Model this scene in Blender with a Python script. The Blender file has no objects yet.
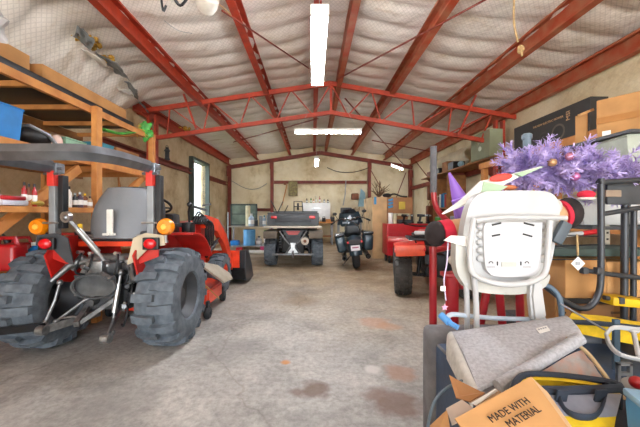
import bpy, bmesh, math, random
from mathutils import Vector, Matrix, Euler, noise
R = random.Random(7)
PI = math.pi
col = bpy.context.scene.collection
V = Vector
F = 300.0
H = 1.2
def P(px, py, Y):
    "point of the place seen at that spot of the photo, Y metres ahead of the camera"
    return V(((px - 313) / F * Y, Y, H - (py - 213) / F * Y))

# ---------------------------------------------------------------- materials
def lin(h):
    h = h.lstrip('#')
    o = []
    for i in (0, 2, 4):
        c = int(h[i:i+2], 16) / 255
        o.append(c / 12.92 if c <= .04045 else ((c + .055) / 1.055) ** 2.4)
    return (*o, 1)
MATS = {}
def mat(name, hexc, rough=.6, metal=0, var=.12, scale=6, bump=0, bscale=40, hex2=None, emit=0, trans=0, coat=0):
    if name in MATS: return MATS[name]
    m = bpy.data.materials.new(name); m.use_nodes = True
    nt = m.node_tree; n = nt.nodes; L = nt.links
    b = n['Principled BSDF']
    b.inputs['Roughness'].default_value = rough
    b.inputs['Metallic'].default_value = metal
    b.inputs['Base Color'].default_value = lin(hexc)
    if coat: b.inputs['Coat Weight'].default_value = coat
    if trans: b.inputs['Transmission Weight'].default_value = trans
    if emit:
        b.inputs['Emission Color'].default_value = lin(hexc); b.inputs['Emission Strength'].default_value = emit
    tc = n.new('ShaderNodeTexCoord')
    if var or hex2:
        nz = n.new('ShaderNodeTexNoise'); nz.inputs['Scale'].default_value = scale; nz.inputs['Detail'].default_value = 5
        L.new(tc.outputs['Object'], nz.inputs['Vector'])
        rp = n.new('ShaderNodeValToRGB')
        c = lin(hexc)
        c2 = lin(hex2) if hex2 else tuple(min(1, x * (1 - var * 1.6)) for x in c[:3]) + (1,)
        c1 = c if hex2 else tuple(min(1, x * (1 + var * .7)) for x in c[:3]) + (1,)
        rp.color_ramp.elements[0].position = .35; rp.color_ramp.elements[1].position = .65
        rp.color_ramp.elements[0].color = c2; rp.color_ramp.elements[1].color = c1
        L.new(nz.outputs['Fac'], rp.inputs['Fac']); L.new(rp.outputs['Color'], b.inputs['Base Color'])
    if bump:
        nb = n.new('ShaderNodeTexNoise'); nb.inputs['Scale'].default_value = bscale; nb.inputs['Detail'].default_value = 4
        L.new(tc.outputs['Object'], nb.inputs['Vector'])
        bp = n.new('ShaderNodeBump'); bp.inputs['Strength'].default_value = bump; bp.inputs['Distance'].default_value = .01
        L.new(nb.outputs['Fac'], bp.inputs['Height']); L.new(bp.outputs['Normal'], b.inputs['Normal'])
    MATS[name] = m
    return m
red_steel = mat('red_oxide_steel', '#b23a1e', .5, 0, .18, 9, hex2='#93301c')
dusty_lit_steel = mat('dusty_lit_red_steel', '#a5401f', .6, 0, .2, 5, hex2='#a8694a')  # tan is dust plus painted-in light on the right-hand beam webs
dark_steel = mat('dark_red_steel', '#7c3020', .6, 0, .2, 5)
timber = mat('pine_timber', '#c88a48', .65, 0, .2, 7, hex2='#b0723a')
timber_dark = mat('old_timber', '#9a6a3c', .7, 0, .2, 7)
rubber = mat('tyre_rubber', '#666f77', .7, 0, .25, 14, .3, 60, hex2='#4b535a')
rubber_dk = mat('black_rubber', '#25282b', .7, 0, .2, 10, .2)
black = mat('black_plastic', '#1b1c1e', .45, 0, .15, 10)
blackmetal = mat('black_metal', '#26272a', .4, .4, .2, 10)
darkgrey = mat('dark_grey_plastic', '#3a3d41', .5, 0, .15, 8)
grey = mat('grey_metal', '#85888a', .4, .6, .15, 12)
steelm = mat('bright_steel', '#b9bcbd', .28, .9, .15, 14)
greypaint = mat('grey_paint', '#9a9ea2', .4, .1, .15, 12)
tractor_red = mat('tractor_red', '#b81f18', .35, 0, .12, 8, coat=.3)
tractor_orange = mat('tractor_orange', '#e0401c', .35, 0, .12, 8, coat=.3)
atv_red = mat('red_bodywork', '#c8281c', .3, 0, .12, 8, coat=.4)
redpaint = mat('red_paint', '#b01a20', .35, 0, .12, 8, coat=.3)
cabred = mat('cabinet_red', '#c01220', .35, 0, .08, 6)
amber = mat('amber_lens', '#f08a10', .25, 0, .1, 30, coat=.5)
redlens = mat('red_lens', '#c8141c', .2, 0, .1, 30, coat=.5)
white = mat('white_plastic', '#babab9', .4, 0, .05, 6)
whitem = mat('white_enamel', '#e8e8e4', .3, 0, .05, 6)
card = mat('cardboard', '#b58550', .85, 0, .12, 5, .1)
card_lt = mat('light_cardboard', '#c2925c', .85, 0, .1, 5, .1)
card_dk = mat('cardboard_brown', '#9a6c42', .85, 0, .12, 5, .1)
tape = mat('packing_tape', '#a5713c', .35, 0, .05, 9)
ink = mat('printing_ink', '#2a221c', .8, 0, 0)
redink = mat('red_ink', '#b03a24', .8, 0, 0)
whiteink = mat('white_ink', '#e6e2d8', .7, 0, 0)
goldink = mat('gold_ink', '#c8a070', .7, 0, 0)
paper = mat('white_paper', '#ecebe6', .8, 0, .04, 9)
blue = mat('blue_plastic', '#1478c0', .45, 0, .1, 6)
bluelt = mat('light_blue_plastic', '#5c9cc8', .45, 0, .1, 6)
teal = mat('teal_plastic', '#2f7f92', .5, 0, .1, 6)
sage = mat('sage_green_plastic', '#7fa68c', .55, 0, .1, 6)
yellow = mat('yellow_plastic', '#e0b414', .5, 0, .12, 6)
yellowcloth = mat('yellow_cloth', '#dfb918', .8, 0, .15, 16, .2)
green = mat('green_plastic', '#4d8c3e', .5, 0, .15, 6)
purple = mat('purple_plastic', '#9a6fd0', .45, 0, .08, 6)
brown = mat('brown_leather', '#7a4426', .6, 0, .2, 8)
bulb = mat('fluorescent_tube', '#f4f8ff', .4, 0, 0, emit=120)

# ---------------------------------------------------------------- mesh builder
class MB:
    def __init__(s, M=None):
        s.bm = bmesh.new(); s.M = M or Matrix.Identity(4)
    def add(s, vs, fs):
        vv = [s.bm.verts.new(s.M @ V(v)) for v in vs]
        out = []
        for f in fs:
            try: out.append(s.bm.faces.new([vv[i] for i in f]))
            except ValueError: pass
        return vv, out
    def box(s, c, d, rot=None, bev=0, seg=2, taper=None):
        m = (Euler(rot).to_matrix() if rot and not isinstance(rot, Matrix) else (rot.to_3x3() if rot else Matrix.Identity(3)))
        vs = []
        for z in (-1, 1):
            tx = ty = 1
            if taper and z == 1: tx, ty = taper if isinstance(taper, tuple) else (taper, taper)
            for x, y in ((-1, -1), (1, -1), (1, 1), (-1, 1)):
                vs.append(V(c) + m @ V((x * d[0] / 2 * tx, y * d[1] / 2 * ty, z * d[2] / 2)))
        vv, ff = s.add(vs, [(3, 2, 1, 0), (4, 5, 6, 7), (0, 1, 5, 4), (1, 2, 6, 5), (2, 3, 7, 6), (3, 0, 4, 7)])
        if bev:
            es = list({e for f in ff for e in f.edges})
            bmesh.ops.bevel(s.bm, geom=es, offset=min(bev, min(d) * .45), segments=seg, affect='EDGES', profile=.6)
        return s
    def cyl(s, a, b, r, r2=None, n=12, caps=True):
        a, b = V(a), V(b); r2 = r if r2 is None else r2
        d = (b - a)
        if d.length < 1e-6: return s
        q = d.to_track_quat('Z', 'Y').to_matrix()
        vs = []
        for p, rr in ((a, r), (b, r2)):
            for i in range(n):
                t = 2 * PI * i / n
                vs.append(p + q @ V((rr * math.cos(t), rr * math.sin(t), 0)))
        fs = [(i, (i + 1) % n, n + (i + 1) % n, n + i) for i in range(n)]
        if caps: fs += [tuple(reversed(range(n))), tuple(range(n, 2 * n))]
        s.add(vs, fs); return s
    def tube(s, pts, r, n=8, closed=False, flat=None):
        pts = [V(p) for p in pts]; N = len(pts); rings = []; up = None
        for i, p in enumerate(pts):
            if closed: t = pts[(i + 1) % N] - pts[i - 1]
            else: t = pts[min(i + 1, N - 1)] - pts[max(i - 1, 0)]
            if t.length < 1e-9: t = V((0, 0, 1))
            t.normalize()
            if up is None:
                up = V((0, 0, 1)) if abs(t.z) < .9 else V((0, 1, 0))
            sd = t.cross(up); 
            if sd.length < 1e-6: sd = t.cross(V((1, 0, 0)))
            sd.normalize(); u = sd.cross(t).normalized()
            up = u
            rr = r[i] if isinstance(r, (list, tuple)) else r
            fx, fy = flat if flat else (1, 1)
            rings.append([p + sd * (rr * fx * math.cos(2 * PI * k / n)) + u * (rr * fy * math.sin(2 * PI * k / n)) for k in range(n)])
        vs = [v for rg in rings for v in rg]; fs = []
        for i in range(N if closed else N - 1):
            j = (i + 1) % N
            for k in range(n):
                fs.append((i * n + k, i * n + (k + 1) % n, j * n + (k + 1) % n, j * n + k))
        if not closed: fs += [tuple(reversed(range(n))), tuple(range((N - 1) * n, N * n))]
        s.add(vs, fs); return s
    def lathe(s, prof, o=(0, 0, 0), axis='Z', n=20, closed=False, a0=0):
        # prof: list of (radius, along)
        o = V(o); m = {'Z': Matrix.Identity(3), 'X': Matrix(((0, 0, 1), (0, 1, 0), (-1, 0, 0))), 'Y': Matrix(((1, 0, 0), (0, 0, 1), (0, -1, 0)))}[axis] if isinstance(axis, str) else V(axis).to_track_quat('Z', 'Y').to_matrix()
        vs = []
        for r, z in prof:
            for i in range(n):
                t = 2 * PI * i / n + a0
                vs.append(o + m @ V((r * math.cos(t), r * math.sin(t), z)))
        K = len(prof); fs = []
        for j in range(K if closed else K - 1):
            j2 = (j + 1) % K
            for i in range(n):
                fs.append((j * n + i, j * n + (i + 1) % n, j2 * n + (i + 1) % n, j2 * n + i))
        if not closed:
            if prof[0][0] > 1e-5: fs.append(tuple(reversed(range(n))))
            if prof[-1][0] > 1e-5: fs.append(tuple(range((K - 1) * n, K * n)))
        s.add(vs, fs); return s
    def prism(s, poly, vec):
        poly = [V(p) for p in poly]; vec = V(vec); n = len(poly)
        vs = poly + [p + vec for p in poly]
        fs = [tuple(reversed(range(n))), tuple(range(n, 2 * n))] + [(i, (i + 1) % n, n + (i + 1) % n, n + i) for i in range(n)]
        vv, ff = s.add(vs, fs); return s
    def sphere(s, c, r, n=14, m=9):
        r = r if isinstance(r, (tuple, list)) else (r, r, r)
        vs = []; 
        for j in range(1, m):
            a = PI * j / m
            for i in range(n):
                t = 2 * PI * i / n
                vs.append(V(c) + V((r[0] * math.sin(a) * math.cos(t), r[1] * math.sin(a) * math.sin(t), r[2] * math.cos(a))))
        fs = []
        for j in range(m - 2):
            for i in range(n):
                fs.append((j * n + i, (j + 1) * n + i, (j + 1) * n + (i + 1) % n, j * n + (i + 1) % n))
        vs += [V(c) + V((0, 0, r[2])), V(c) - V((0, 0, r[2]))]
        a, b = len(vs) - 2, len(vs) - 1
        for i in range(n):
            fs.append((a, i, (i + 1) % n)); fs.append((b, (m - 2) * n + (i + 1) % n, (m - 2) * n + i))
        s.add(vs, fs); return s
    def grid(s, f, nu, nv, th):
        "sheet f(u,v) -> point, thickened by the vector th"
        th = V(th); vs = []
        for k in (0, 1):
            for j in range(nv + 1):
                for i in range(nu + 1):
                    vs.append(V(f(i / nu, j / nv)) + th * k)
        W = nu + 1; B = W * (nv + 1); fs = []
        for j in range(nv):
            for i in range(nu):
                a = j * W + i
                fs.append((a, a + W, a + W + 1, a + 1)); fs.append((B + a, B + a + 1, B + a + W + 1, B + a + W))
        for i in range(nu):
            fs.append((i, i + 1, B + i + 1, B + i)); a = nv * W + i; fs.append((a + 1, a, B + a, B + a + 1))
        for j in range(nv):
            a = j * W; fs.append((a + W, a, B + a, B + a + W)); a = j * W + nu; fs.append((a, a + W, B + a + W, B + a))
        s.add(vs, fs); return s
    def build(s, name, m, parent=None, smooth=False, loc=None, sub=0):
        org = V((0, 0, 0))
        if parent is not None: org = ORG[parent.name]
        elif loc is not None: org = V(loc)
        bmesh.ops.recalc_face_normals(s.bm, faces=s.bm.faces)
        if org.length: bmesh.ops.translate(s.bm, verts=s.bm.verts, vec=-org)
        me = bpy.data.meshes.new(name); s.bm.to_mesh(me); s.bm.free()
        me.materials.append(m)
        if smooth:
            me.polygons.foreach_set('use_smooth', [True] * len(me.polygons))
            try: me.set_sharp_from_angle(angle=math.radians(38 if smooth is True else smooth))
            except Exception: pass
        o = bpy.data.objects.new(name, me); col.objects.link(o)
        if parent is not None:
            o.parent = parent
        else: o.location = org
        ORG[o.name] = org
        if sub:
            md = o.modifiers.new('s', 'SUBSURF'); md.levels = sub; md.render_levels = sub
        return o
ORG = {}
def thing(name, label, cat, org=(0, 0, 0), group=None):
    o = bpy.data.objects.new(name, None); col.objects.link(o); o.empty_display_size = .1
    o.location = org; ORG[o.name] = V(org); o['label'] = label; o['category'] = cat
    if group: o['group'] = group
    return o
def tag(o, label, cat, group=None, kind=None):
    o['label'] = label; o['category'] = cat
    if group: o['group'] = group
    if kind: o['kind'] = kind
    return o
def struct(o):
    o['kind'] = 'structure'; return o
def place(o, loc, rz=0, rx=0, ry=0, s=None):
    o.location = loc; o.rotation_euler = (rx, ry, rz)
    if s: o.scale = (s, s, s) if not isinstance(s, tuple) else s
    return o
def dup(root, loc, rz=0, label=None, group=None, s=None, mats=None, rx=0, ry=0):
    def cp(o, par):
        c = o.copy(); col.objects.link(c); c.parent = par; ORG[c.name] = ORG[o.name]
        for ch in [k for k in col.objects if k.parent == o]: cp(ch, c)
        return c
    r = cp(root, None); place(r, loc, rz, rx, ry, s)
    if label: r['label'] = label
    if group: r['group'] = group
    if mats:
        for o in [r] + [k for k in col.objects if k.parent == r]:
            if o.type == 'MESH' and o.name.split('.')[0] in mats:
                o.data = o.data.copy(); o.data.materials[0] = mats[o.name.split('.')[0]]
    return r
def text(body, size, m, parent, c, right, up, name='lettering', ext=.0008):
    cu = bpy.data.curves.new('t', 'FONT'); cu.body = body; cu.size = size; cu.extrude = ext
    cu.align_x = 'CENTER'; cu.align_y = 'CENTER'; cu.resolution_u = 2
    o = bpy.data.objects.new('t', cu); col.objects.link(o)
    dg = bpy.context.evaluated_depsgraph_get()
    me = bpy.data.meshes.new_from_object(o.evaluated_get(dg))
    bpy.data.objects.remove(o)
    rt = V(right).normalized(); u = V(up).normalized(); nn = rt.cross(u).normalized(); u = nn.cross(rt)
    org = ORG[parent.name]
    mm = Matrix((rt, u, nn)).transposed()
    for v in me.vertices: v.co = mm @ v.co + V(c) - org
    me.materials.clear(); me.materials.append(m)
    t = bpy.data.objects.new(name, me); col.objects.link(t); t.parent = parent; ORG[t.name] = org
    return t
def arc(c, r, a0, a1, n, plane='XZ'):
    o = []
    for i in range(n + 1):
        a = a0 + (a1 - a0) * i / n
        x, y = r * math.cos(a), r * math.sin(a)
        o.append(V(c) + {'XZ': V((x, 0, y)), 'YZ': V((0, x, y)), 'XY': V((x, y, 0))}[plane])
    return o
def smoothpath(pts, k=4):
    "Catmull-Rom through the points"
    pts = [V(p) for p in pts]; q = [pts[0] * 2 - pts[1]] + pts + [pts[-1] * 2 - pts[-2]]; o = []
    for i in range(1, len(q) - 2):
        a, b, c, d = q[i-1:i+3]
        for j in range(k):
            t = j / k
            o.append(.5 * ((2 * b) + (c - a) * t + (2 * a - 5 * b + 4 * c - d) * t * t + (3 * b - a - 3 * c + d) * t ** 3))
    o.append(pts[-1]); return o
# ---------------------------------------------------------------- camera, sky
cam = bpy.data.cameras.new('camera'); co = bpy.data.objects.new('camera', cam); col.objects.link(co)
cam.sensor_width = 36; cam.lens = 36 * F / 640; cam.shift_x = 7 / 640; cam.clip_start = .05
co.location = (0, 0, H); co.rotation_euler = (PI / 2, 0, 0)
sc = bpy.context.scene; sc.camera = co
sc.view_settings.view_transform = 'Standard'; sc.view_settings.look = 'None'
sc.view_settings.exposure = 0.17; sc.view_settings.gamma = 1
sc.cycles.use_denoising = True; sc.cycles.max_bounces = 7; sc.cycles.diffuse_bounces = 5
sc.cycles.sample_clamp_indirect = 6
w = bpy.data.worlds.new('world'); sc.world = w; w.use_nodes = True
nt = w.node_tree; n = nt.nodes; L = nt.links
bg = n['Background']; tc = n.new('ShaderNodeTexCoord'); sp = n.new('ShaderNodeSeparateXYZ'); rp = n.new('ShaderNodeValToRGB')
L.new(tc.outputs['Generated'], sp.inputs[0])
mr = n.new('ShaderNodeMapRange'); mr.inputs['From Min'].default_value = -1; mr.inputs['From Max'].default_value = 1
L.new(sp.outputs['Z'], mr.inputs['Value']); L.new(mr.outputs[0], rp.inputs['Fac'])
e = rp.color_ramp.elements
e[0].position = .47; e[0].color = (1.9, 1.84, 1.76, 1)
e[1].position = .53; e[1].color = (.90, .95, 1.0, 1)
k = rp.color_ramp.elements.new(1.0); k.color = (.45, .62, .95, 1)
L.new(rp.outputs['Color'], bg.inputs['Color']); bg.inputs['Strength'].default_value = 6.2

# ---------------------------------------------------------------- room
XL, XR, XM, YB, Y0 = -3.63, 4.22, .30, 12.8, -5.0
ZE, ZR = 3.25, 3.85            # underside of the roof beams at the eave and the ridge
def beamz(x): return ZR - (ZR - ZE) * abs(x - XM) / 3.93
def roofz(x): return beamz(x) + .29
# floor
def floor_mat():
    m = bpy.data.materials.new('concrete_floor'); m.use_nodes = True
    nt = m.node_tree; n = nt.nodes; L = nt.links; b = n['Principled BSDF']
    tc = n.new('ShaderNodeTexCoord')
    def noise_(scale, det=6, rough=.6, dist=0):
        z = n.new('ShaderNodeTexNoise'); z.inputs['Scale'].default_value = scale; z.inputs['Detail'].default_value = det
        z.inputs['Roughness'].default_value = rough; z.inputs['Distortion'].default_value = dist
        L.new(tc.outputs['Object'], z.inputs['Vector']); return z.outputs['Fac']
    def ramp(f, stops):
        r = n.new('ShaderNodeValToRGB'); L.new(f, r.inputs['Fac']); E = r.color_ramp.elements
        E[0].position, E[0].color = stops[0][0], stops[0][1]; E[1].position, E[1].color = stops[-1][0], stops[-1][1]
        for p, c in stops[1:-1]:
            k = E.new(p); k.color = c
        return r.outputs['Color']
    def mix(f, a, b_, mode='MIX'):
        x = n.new('ShaderNodeMix'); x.data_type = 'RGBA'; x.blend_type = mode
        for s, v in ((0, f), (6, a), (7, b_)):
            if hasattr(v, 'links') or hasattr(v, 'is_linked'): L.new(v, x.inputs[s])
            else: x.inputs[s].default_value = v
        return x.outputs[2]
    grey_ = ramp(noise_(1.3, 8, .65, .3), [(.33, lin('#86857f')), (.5, lin('#aaa7a2')), (.68, lin('#c6c2ba'))])
    tan_ = ramp(noise_(1.8, 8, .65), [(.33, lin('#8b775c')), (.5, lin('#ab967a')), (.68, lin('#c4b398'))])
    sp = n.new('ShaderNodeSeparateXYZ'); L.new(tc.outputs['Object'], sp.inputs[0])
    mr = n.new('ShaderNodeMapRange'); mr.inputs['From Min'].default_value = 2.8; mr.inputs['From Max'].default_value = 6.4
    md = n.new('ShaderNodeMath'); md.operation = 'MULTIPLY_ADD'; L.new(noise_(.9, 5), md.inputs[0]); md.inputs[1].default_value = 3.0
    ad = n.new('ShaderNodeMath'); ad.operation = 'MULTIPLY_ADD'; L.new(sp.outputs['X'], ad.inputs[0]); ad.inputs[1].default_value = .7; L.new(sp.outputs['Y'], ad.inputs[2])
    L.new(ad.outputs[0], md.inputs[2]); 
    sb = n.new('ShaderNodeMath'); sb.operation = 'SUBTRACT'; L.new(md.outputs[0], sb.inputs[0]); sb.inputs[1].default_value = 1.2
    L.new(sb.outputs[0], mr.inputs['Value'])
    c = mix(mr.outputs[0], grey_, tan_)
    fine = ramp(noise_(22, 6, .75), [(.3, (.60, .59, .58, 1)), (.62, (1.08, 1.08, 1.07, 1))])
    c = mix(1.0, c, fine, 'MULTIPLY')
    # oil and rust stains
    def spot(x, y, r, cl, st=1.0):
        nonlocal c
        vm = n.new('ShaderNodeVectorMath'); vm.operation = 'DISTANCE'; vm.inputs[1].default_value = (x, y, 0)
        ds = n.new('ShaderNodeTexNoise'); ds.inputs['Scale'].default_value = 9; ds.inputs['Detail'].default_value = 5; L.new(tc.outputs['Object'], ds.inputs['Vector'])
        L.new(tc.outputs['Object'], vm.inputs[0])
        a = n.new('ShaderNodeMath'); a.operation = 'MULTIPLY_ADD'; L.new(ds.outputs['Fac'], a.inputs[0]); a.inputs[1].default_value = r * 1.5; L.new(vm.outputs['Value'], a.inputs[2])
        q = n.new('ShaderNodeMapRange'); q.inputs['From Min'].default_value = r * 1.35; q.inputs['From Max'].default_value = r * 1.95
        q.inputs['To Min'].default_value = st; q.inputs['To Max'].default_value = 0
        L.new(a.outputs[0], q.inputs['Value']); c = mix(q.outputs[0], c, lin(cl))
    for px, py, rr, cl, st in ((316, 389, .10, '#6b5546', .8), (296, 391, .05, '#6b5546', .7), (395, 402, .16, '#74584a', .75), (375, 395, .09, '#7c6456', .6), (286, 362, .04, '#c98238', .8), (400, 372, .12, '#b08060', .5),
                           (375, 322, .18, '#b27f5c', .55), (390, 326, .12, '#b08058', .5), (372, 369, .07, '#d0ccc6', .7), (300, 300, .25, '#88745c', .5), (225, 350, .3, '#7b7875', .4), (120, 400, .3, '#73706e', .4)):
        Y = 1.2 * 300 / (py - 213); spot((px - 313) / 300 * Y, Y, rr, cl, st)
    # hairline cracks
    vo = n.new('ShaderNodeTexVoronoi'); vo.feature = 'DISTANCE_TO_EDGE'; vo.inputs['Scale'].default_value = .45
    wn = n.new('ShaderNodeTexNoise'); wn.inputs['Scale'].default_value = 2; wn.inputs['Detail'].default_value = 6; L.new(tc.outputs['Object'], wn.inputs['Vector'])
    va = n.new('ShaderNodeVectorMath'); va.operation = 'MULTIPLY_ADD'; L.new(wn.outputs['Color'], va.inputs[0]); va.inputs[1].default_value = (.5, .5, .5); L.new(tc.outputs['Object'], va.inputs[2])
    L.new(va.outputs[0], vo.inputs['Vector'])
    cr = ramp(vo.outputs['Distance'], [(0, (.62, .58, .54, 1)), (.006, (1, 1, 1, 1))])
    c = mix(.6, c, cr, 'MULTIPLY')
    L.new(c, b.inputs['Base Color'])
    rr = ramp(noise_(3, 5), [(.3, (.45,) * 3 + (1,)), (.7, (.75,) * 3 + (1,))]); L.new(rr, b.inputs['Roughness'])
    bp = n.new('ShaderNodeBump'); bp.inputs['Strength'].default_value = .25; bp.inputs['Distance'].default_value = .01
    L.new(noise_(35, 5, .7), bp.inputs['Height']); L.new(bp.outputs['Normal'], b.inputs['Normal'])
    return m
b = MB(); b.box(((XL + XR) / 2, (Y0 + YB) / 2, -.06), (XR - XL + .2, YB - Y0 + .1, .12)); struct(b.build('floor', floor_mat()))
def insul_mat(name, c1, c2, c3, quilt, qs=22, seams=False, stain=.6):
    m = bpy.data.materials.new(name); m.use_nodes = True
    nt = m.node_tree; n = nt.nodes; L = nt.links; b = n['Principled BSDF']; b.inputs['Roughness'].default_value = .7
    tc = n.new('ShaderNodeTexCoord')
    z = n.new('ShaderNodeTexNoise'); z.inputs['Scale'].default_value = 1.6; z.inputs['Detail'].default_value = 8; z.inputs['Roughness'].default_value = .65
    mp = n.new('ShaderNodeMapping'); mp.inputs['Scale'].default_value = (1, 3 if not seams else 1, 1); L.new(tc.outputs['Object'], mp.inputs[0]); L.new(mp.outputs[0], z.inputs['Vector'])
    r = n.new('ShaderNodeValToRGB'); E = r.color_ramp.elements
    E[0].position = .32; E[0].color = lin(c3); E[1].position = .62; E[1].color = lin(c1); k = E.new(.45); k.color = lin(c2)
    L.new(z.outputs['Fac'], r.inputs['Fac'])
    out = r.outputs['Color']
    # reinforcing scrim threads crossing on the facing
    hs = []
    for a in (.75, -.75):
        mq = n.new('ShaderNodeMapping'); mq.inputs['Rotation'].default_value = (0, 0, a) if not seams else (a, a, 0); L.new(tc.outputs['Object'], mq.inputs[0])
        wv = n.new('ShaderNodeTexWave'); wv.inputs['Scale'].default_value = qs / 2; wv.inputs['Distortion'].default_value = .4; wv.bands_direction = 'X'
        L.new(mq.outputs[0], wv.inputs['Vector']); hs.append(wv.outputs['Fac'])
    mx = n.new('ShaderNodeMath'); mx.operation = 'MAXIMUM'; L.new(hs[0], mx.inputs[0]); L.new(hs[1], mx.inputs[1])
    mm = n.new('ShaderNodeMapRange'); mm.inputs['From Min'].default_value = .8; mm.inputs['From Max'].default_value = 1; mm.inputs['To Min'].default_value = 1; mm.inputs['To Max'].default_value = 1 - quilt
    L.new(mx.outputs[0], mm.inputs['Value'])
    x = n.new('ShaderNodeMix'); x.data_type = 'RGBA'; x.blend_type = 'MULTIPLY'; x.inputs[0].default_value = 1; L.new(out, x.inputs[6]); L.new(mm.outputs[0], x.inputs[7])
    L.new(x.outputs[2], b.inputs['Base Color'])
    nb = n.new('ShaderNodeTexNoise'); nb.inputs['Scale'].default_value = 5; nb.inputs['Detail'].default_value = 6; L.new(tc.outputs['Object'], nb.inputs['Vector'])
    bp = n.new('ShaderNodeBump'); bp.inputs['Strength'].default_value = .5; bp.inputs['Distance'].default_value = .06
    L.new(nb.outputs['Fac'], bp.inputs['Height']); L.new(bp.outputs['Normal'], b.inputs['Normal'])
    return m
ceil_m = insul_mat('roof_insulation', '#efe9e0', '#e6dfd4', '#d2c5b2', .16, 14)
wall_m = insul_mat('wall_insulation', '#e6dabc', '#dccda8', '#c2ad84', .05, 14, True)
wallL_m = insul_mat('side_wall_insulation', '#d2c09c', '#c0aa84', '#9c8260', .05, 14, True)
bm_ = MB()
NX, NY = 60, 440
PUR = [-3.5, -2.33, -.96, .06, .54, 1.63, 3.0, 4.08]
def ceilf(u, v):
    x = XL - .1 + (XR - XL + .2) * u; y = Y0 + (YB + .1 - Y0) * v
    # billows hang between the roof beams and crease across them
    s = 1.0
    for a, c in zip(PUR, PUR[1:]):
        if a <= x <= c: s = math.sin(PI * (x - a) / (c - a))
    ph = .55 * noise.noise(V((x * .45, y * .3, 3))) + .10 * noise.noise(V((x * 1.6, y * 1.1, 9)))
    wv = abs(math.sin(PI * (y / .44 + ph)))
    amp = .045 + .03 * noise.noise(V((x * .8, y * .7, 5)))
    dz = 0      # the blanket has slipped down along the near left eave
    if x < -3.05: dz = min(1, (-3.05 - x)/.5)**1.3 * .50 * max(0, min(1, (6.2 - y)/.8))
    return V((x, y, roofz(x) - dz - (.02 + s ** .6 * (amp * wv ** .7 + .02)) - .012 * noise.noise(V((x * 4, y * 5, 1)))))
bm_.grid(ceilf, NX, NY, (0, 0, .14)); struct(bm_.build('ceiling', ceil_m, smooth=60))
b = MB()
def wb(u, v):
    x = XL + (XR - XL) * u; z = v * (roofz(x) + .05)
    a = 0
    for q in ((-3.6, -2.7), (-2.7, -1.75), (-1.75, -.6), (-.6, .9), (.9, 2.35), (2.35, 3.2), (3.2, 4.22)):
        if q[0] <= x <= q[1]: a = math.sin(PI * (x - q[0]) / (q[1] - q[0]))
    g = abs(math.sin(PI * z / 2.4))
    return V((x, YB - .05 * a ** .6 * (.4 + .6 * g) + .02 * noise.noise(V((x * 2, z * 2, 0))), z))
b.grid(wb, 90, 40, (0, .14, 0)); struct(b.build('wall_back', wall_m, smooth=50))
b = MB()
DY0, DY1, DH = 8.85, 10.1, 2.8
zt = roofz(XL)
b.box((XL - .07, (Y0 + DY0) / 2, zt / 2), (.14, DY0 - Y0, zt))
b.box((XL - .07, (DY1 + YB) / 2, zt / 2), (.14, YB - DY1, zt))
b.box((XL - .07, (DY0 + DY1) / 2, (DH + zt) / 2), (.14, DY1 - DY0, zt - DH))
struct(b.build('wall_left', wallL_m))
b = MB(); b.grid(lambda u, v: V((XR - .04 * abs(math.sin(PI * (u * 13.4) / 1.1)) ** .6, Y0 + (YB - Y0) * u, v * (roofz(XR) + .0))), 120, 4, (.14, 0, 0)); struct(b.build('wall_right', wall_m, smooth=50))
# side doorway, its frame and the open white leaf, and what lies outside
b = MB()
for y in (DY0 - .04, DY1 + .04): b.box((XL + .02, y, DH / 2), (.22, .08, DH))
b.box((XL + .02, (DY0 + DY1) / 2, DH + .04), (.22, DY1 - DY0 + .16, .08)); struct(b.build('trim_1', mat('dark_green_jamb', '#3d4842', .6)))
b = MB(); a = math.radians(36); c = V((XL - .16 - .6 * math.sin(a), DY1 + .05 + .6 * math.cos(a), DH / 2))
b.box(c, (1.2, .05, DH - .04), (0, 0, PI / 2 + a)); d1 = b.build('door_1', whitem, smooth=True); struct(d1)
ORG[d1.name] = V((0, 0, 0))
b = MB(); b.cyl(c + V((-.25, .30, -.3)), c + V((-.2, .2, -.3)), .03, n=10); b.build('door_handle', steelm, d1)
gm = mat('outdoor_grass', '#7d8f55', .9, 0, .3, 3)
b = MB(); b.box((-14, 6, -.1), (20.4, 40, .1)); struct(b.build('ground', gm))
b = MB()
for i in range(900):
    p = V((R.gauss(0, .38), R.gauss(0, .38), abs(R.gauss(1.2, .6)))) + V((-5.0, 10.95, 0))
    q = Euler((R.uniform(0, 6), R.uniform(0, 6), 0)).to_matrix()
    b.add([p + q @ V(t) for t in ((-.06, 0, 0), (0, -.03, 0), (.06, 0, 0), (0, .03, .01))], [(0, 1, 2, 3)])
sh = thing('shrub', 'green leafy shrub outside the open side doorway', 'shrub', (-5.0, 10.95, -.05))
b.build('foliage', mat('shrub_leaf', '#6f9a48', .7, 0, .4, 5), sh)
b = MB()
for i in range(5): b.cyl((-5.0 + R.uniform(-.05, .05), 10.95 + R.uniform(-.05, .05), -.05), (-5.0 + R.uniform(-.3, .3), 10.95 + R.uniform(-.3, .3), 1.5), .02, .008, 6)
b.build('stem', timber_dark, sh)

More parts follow.
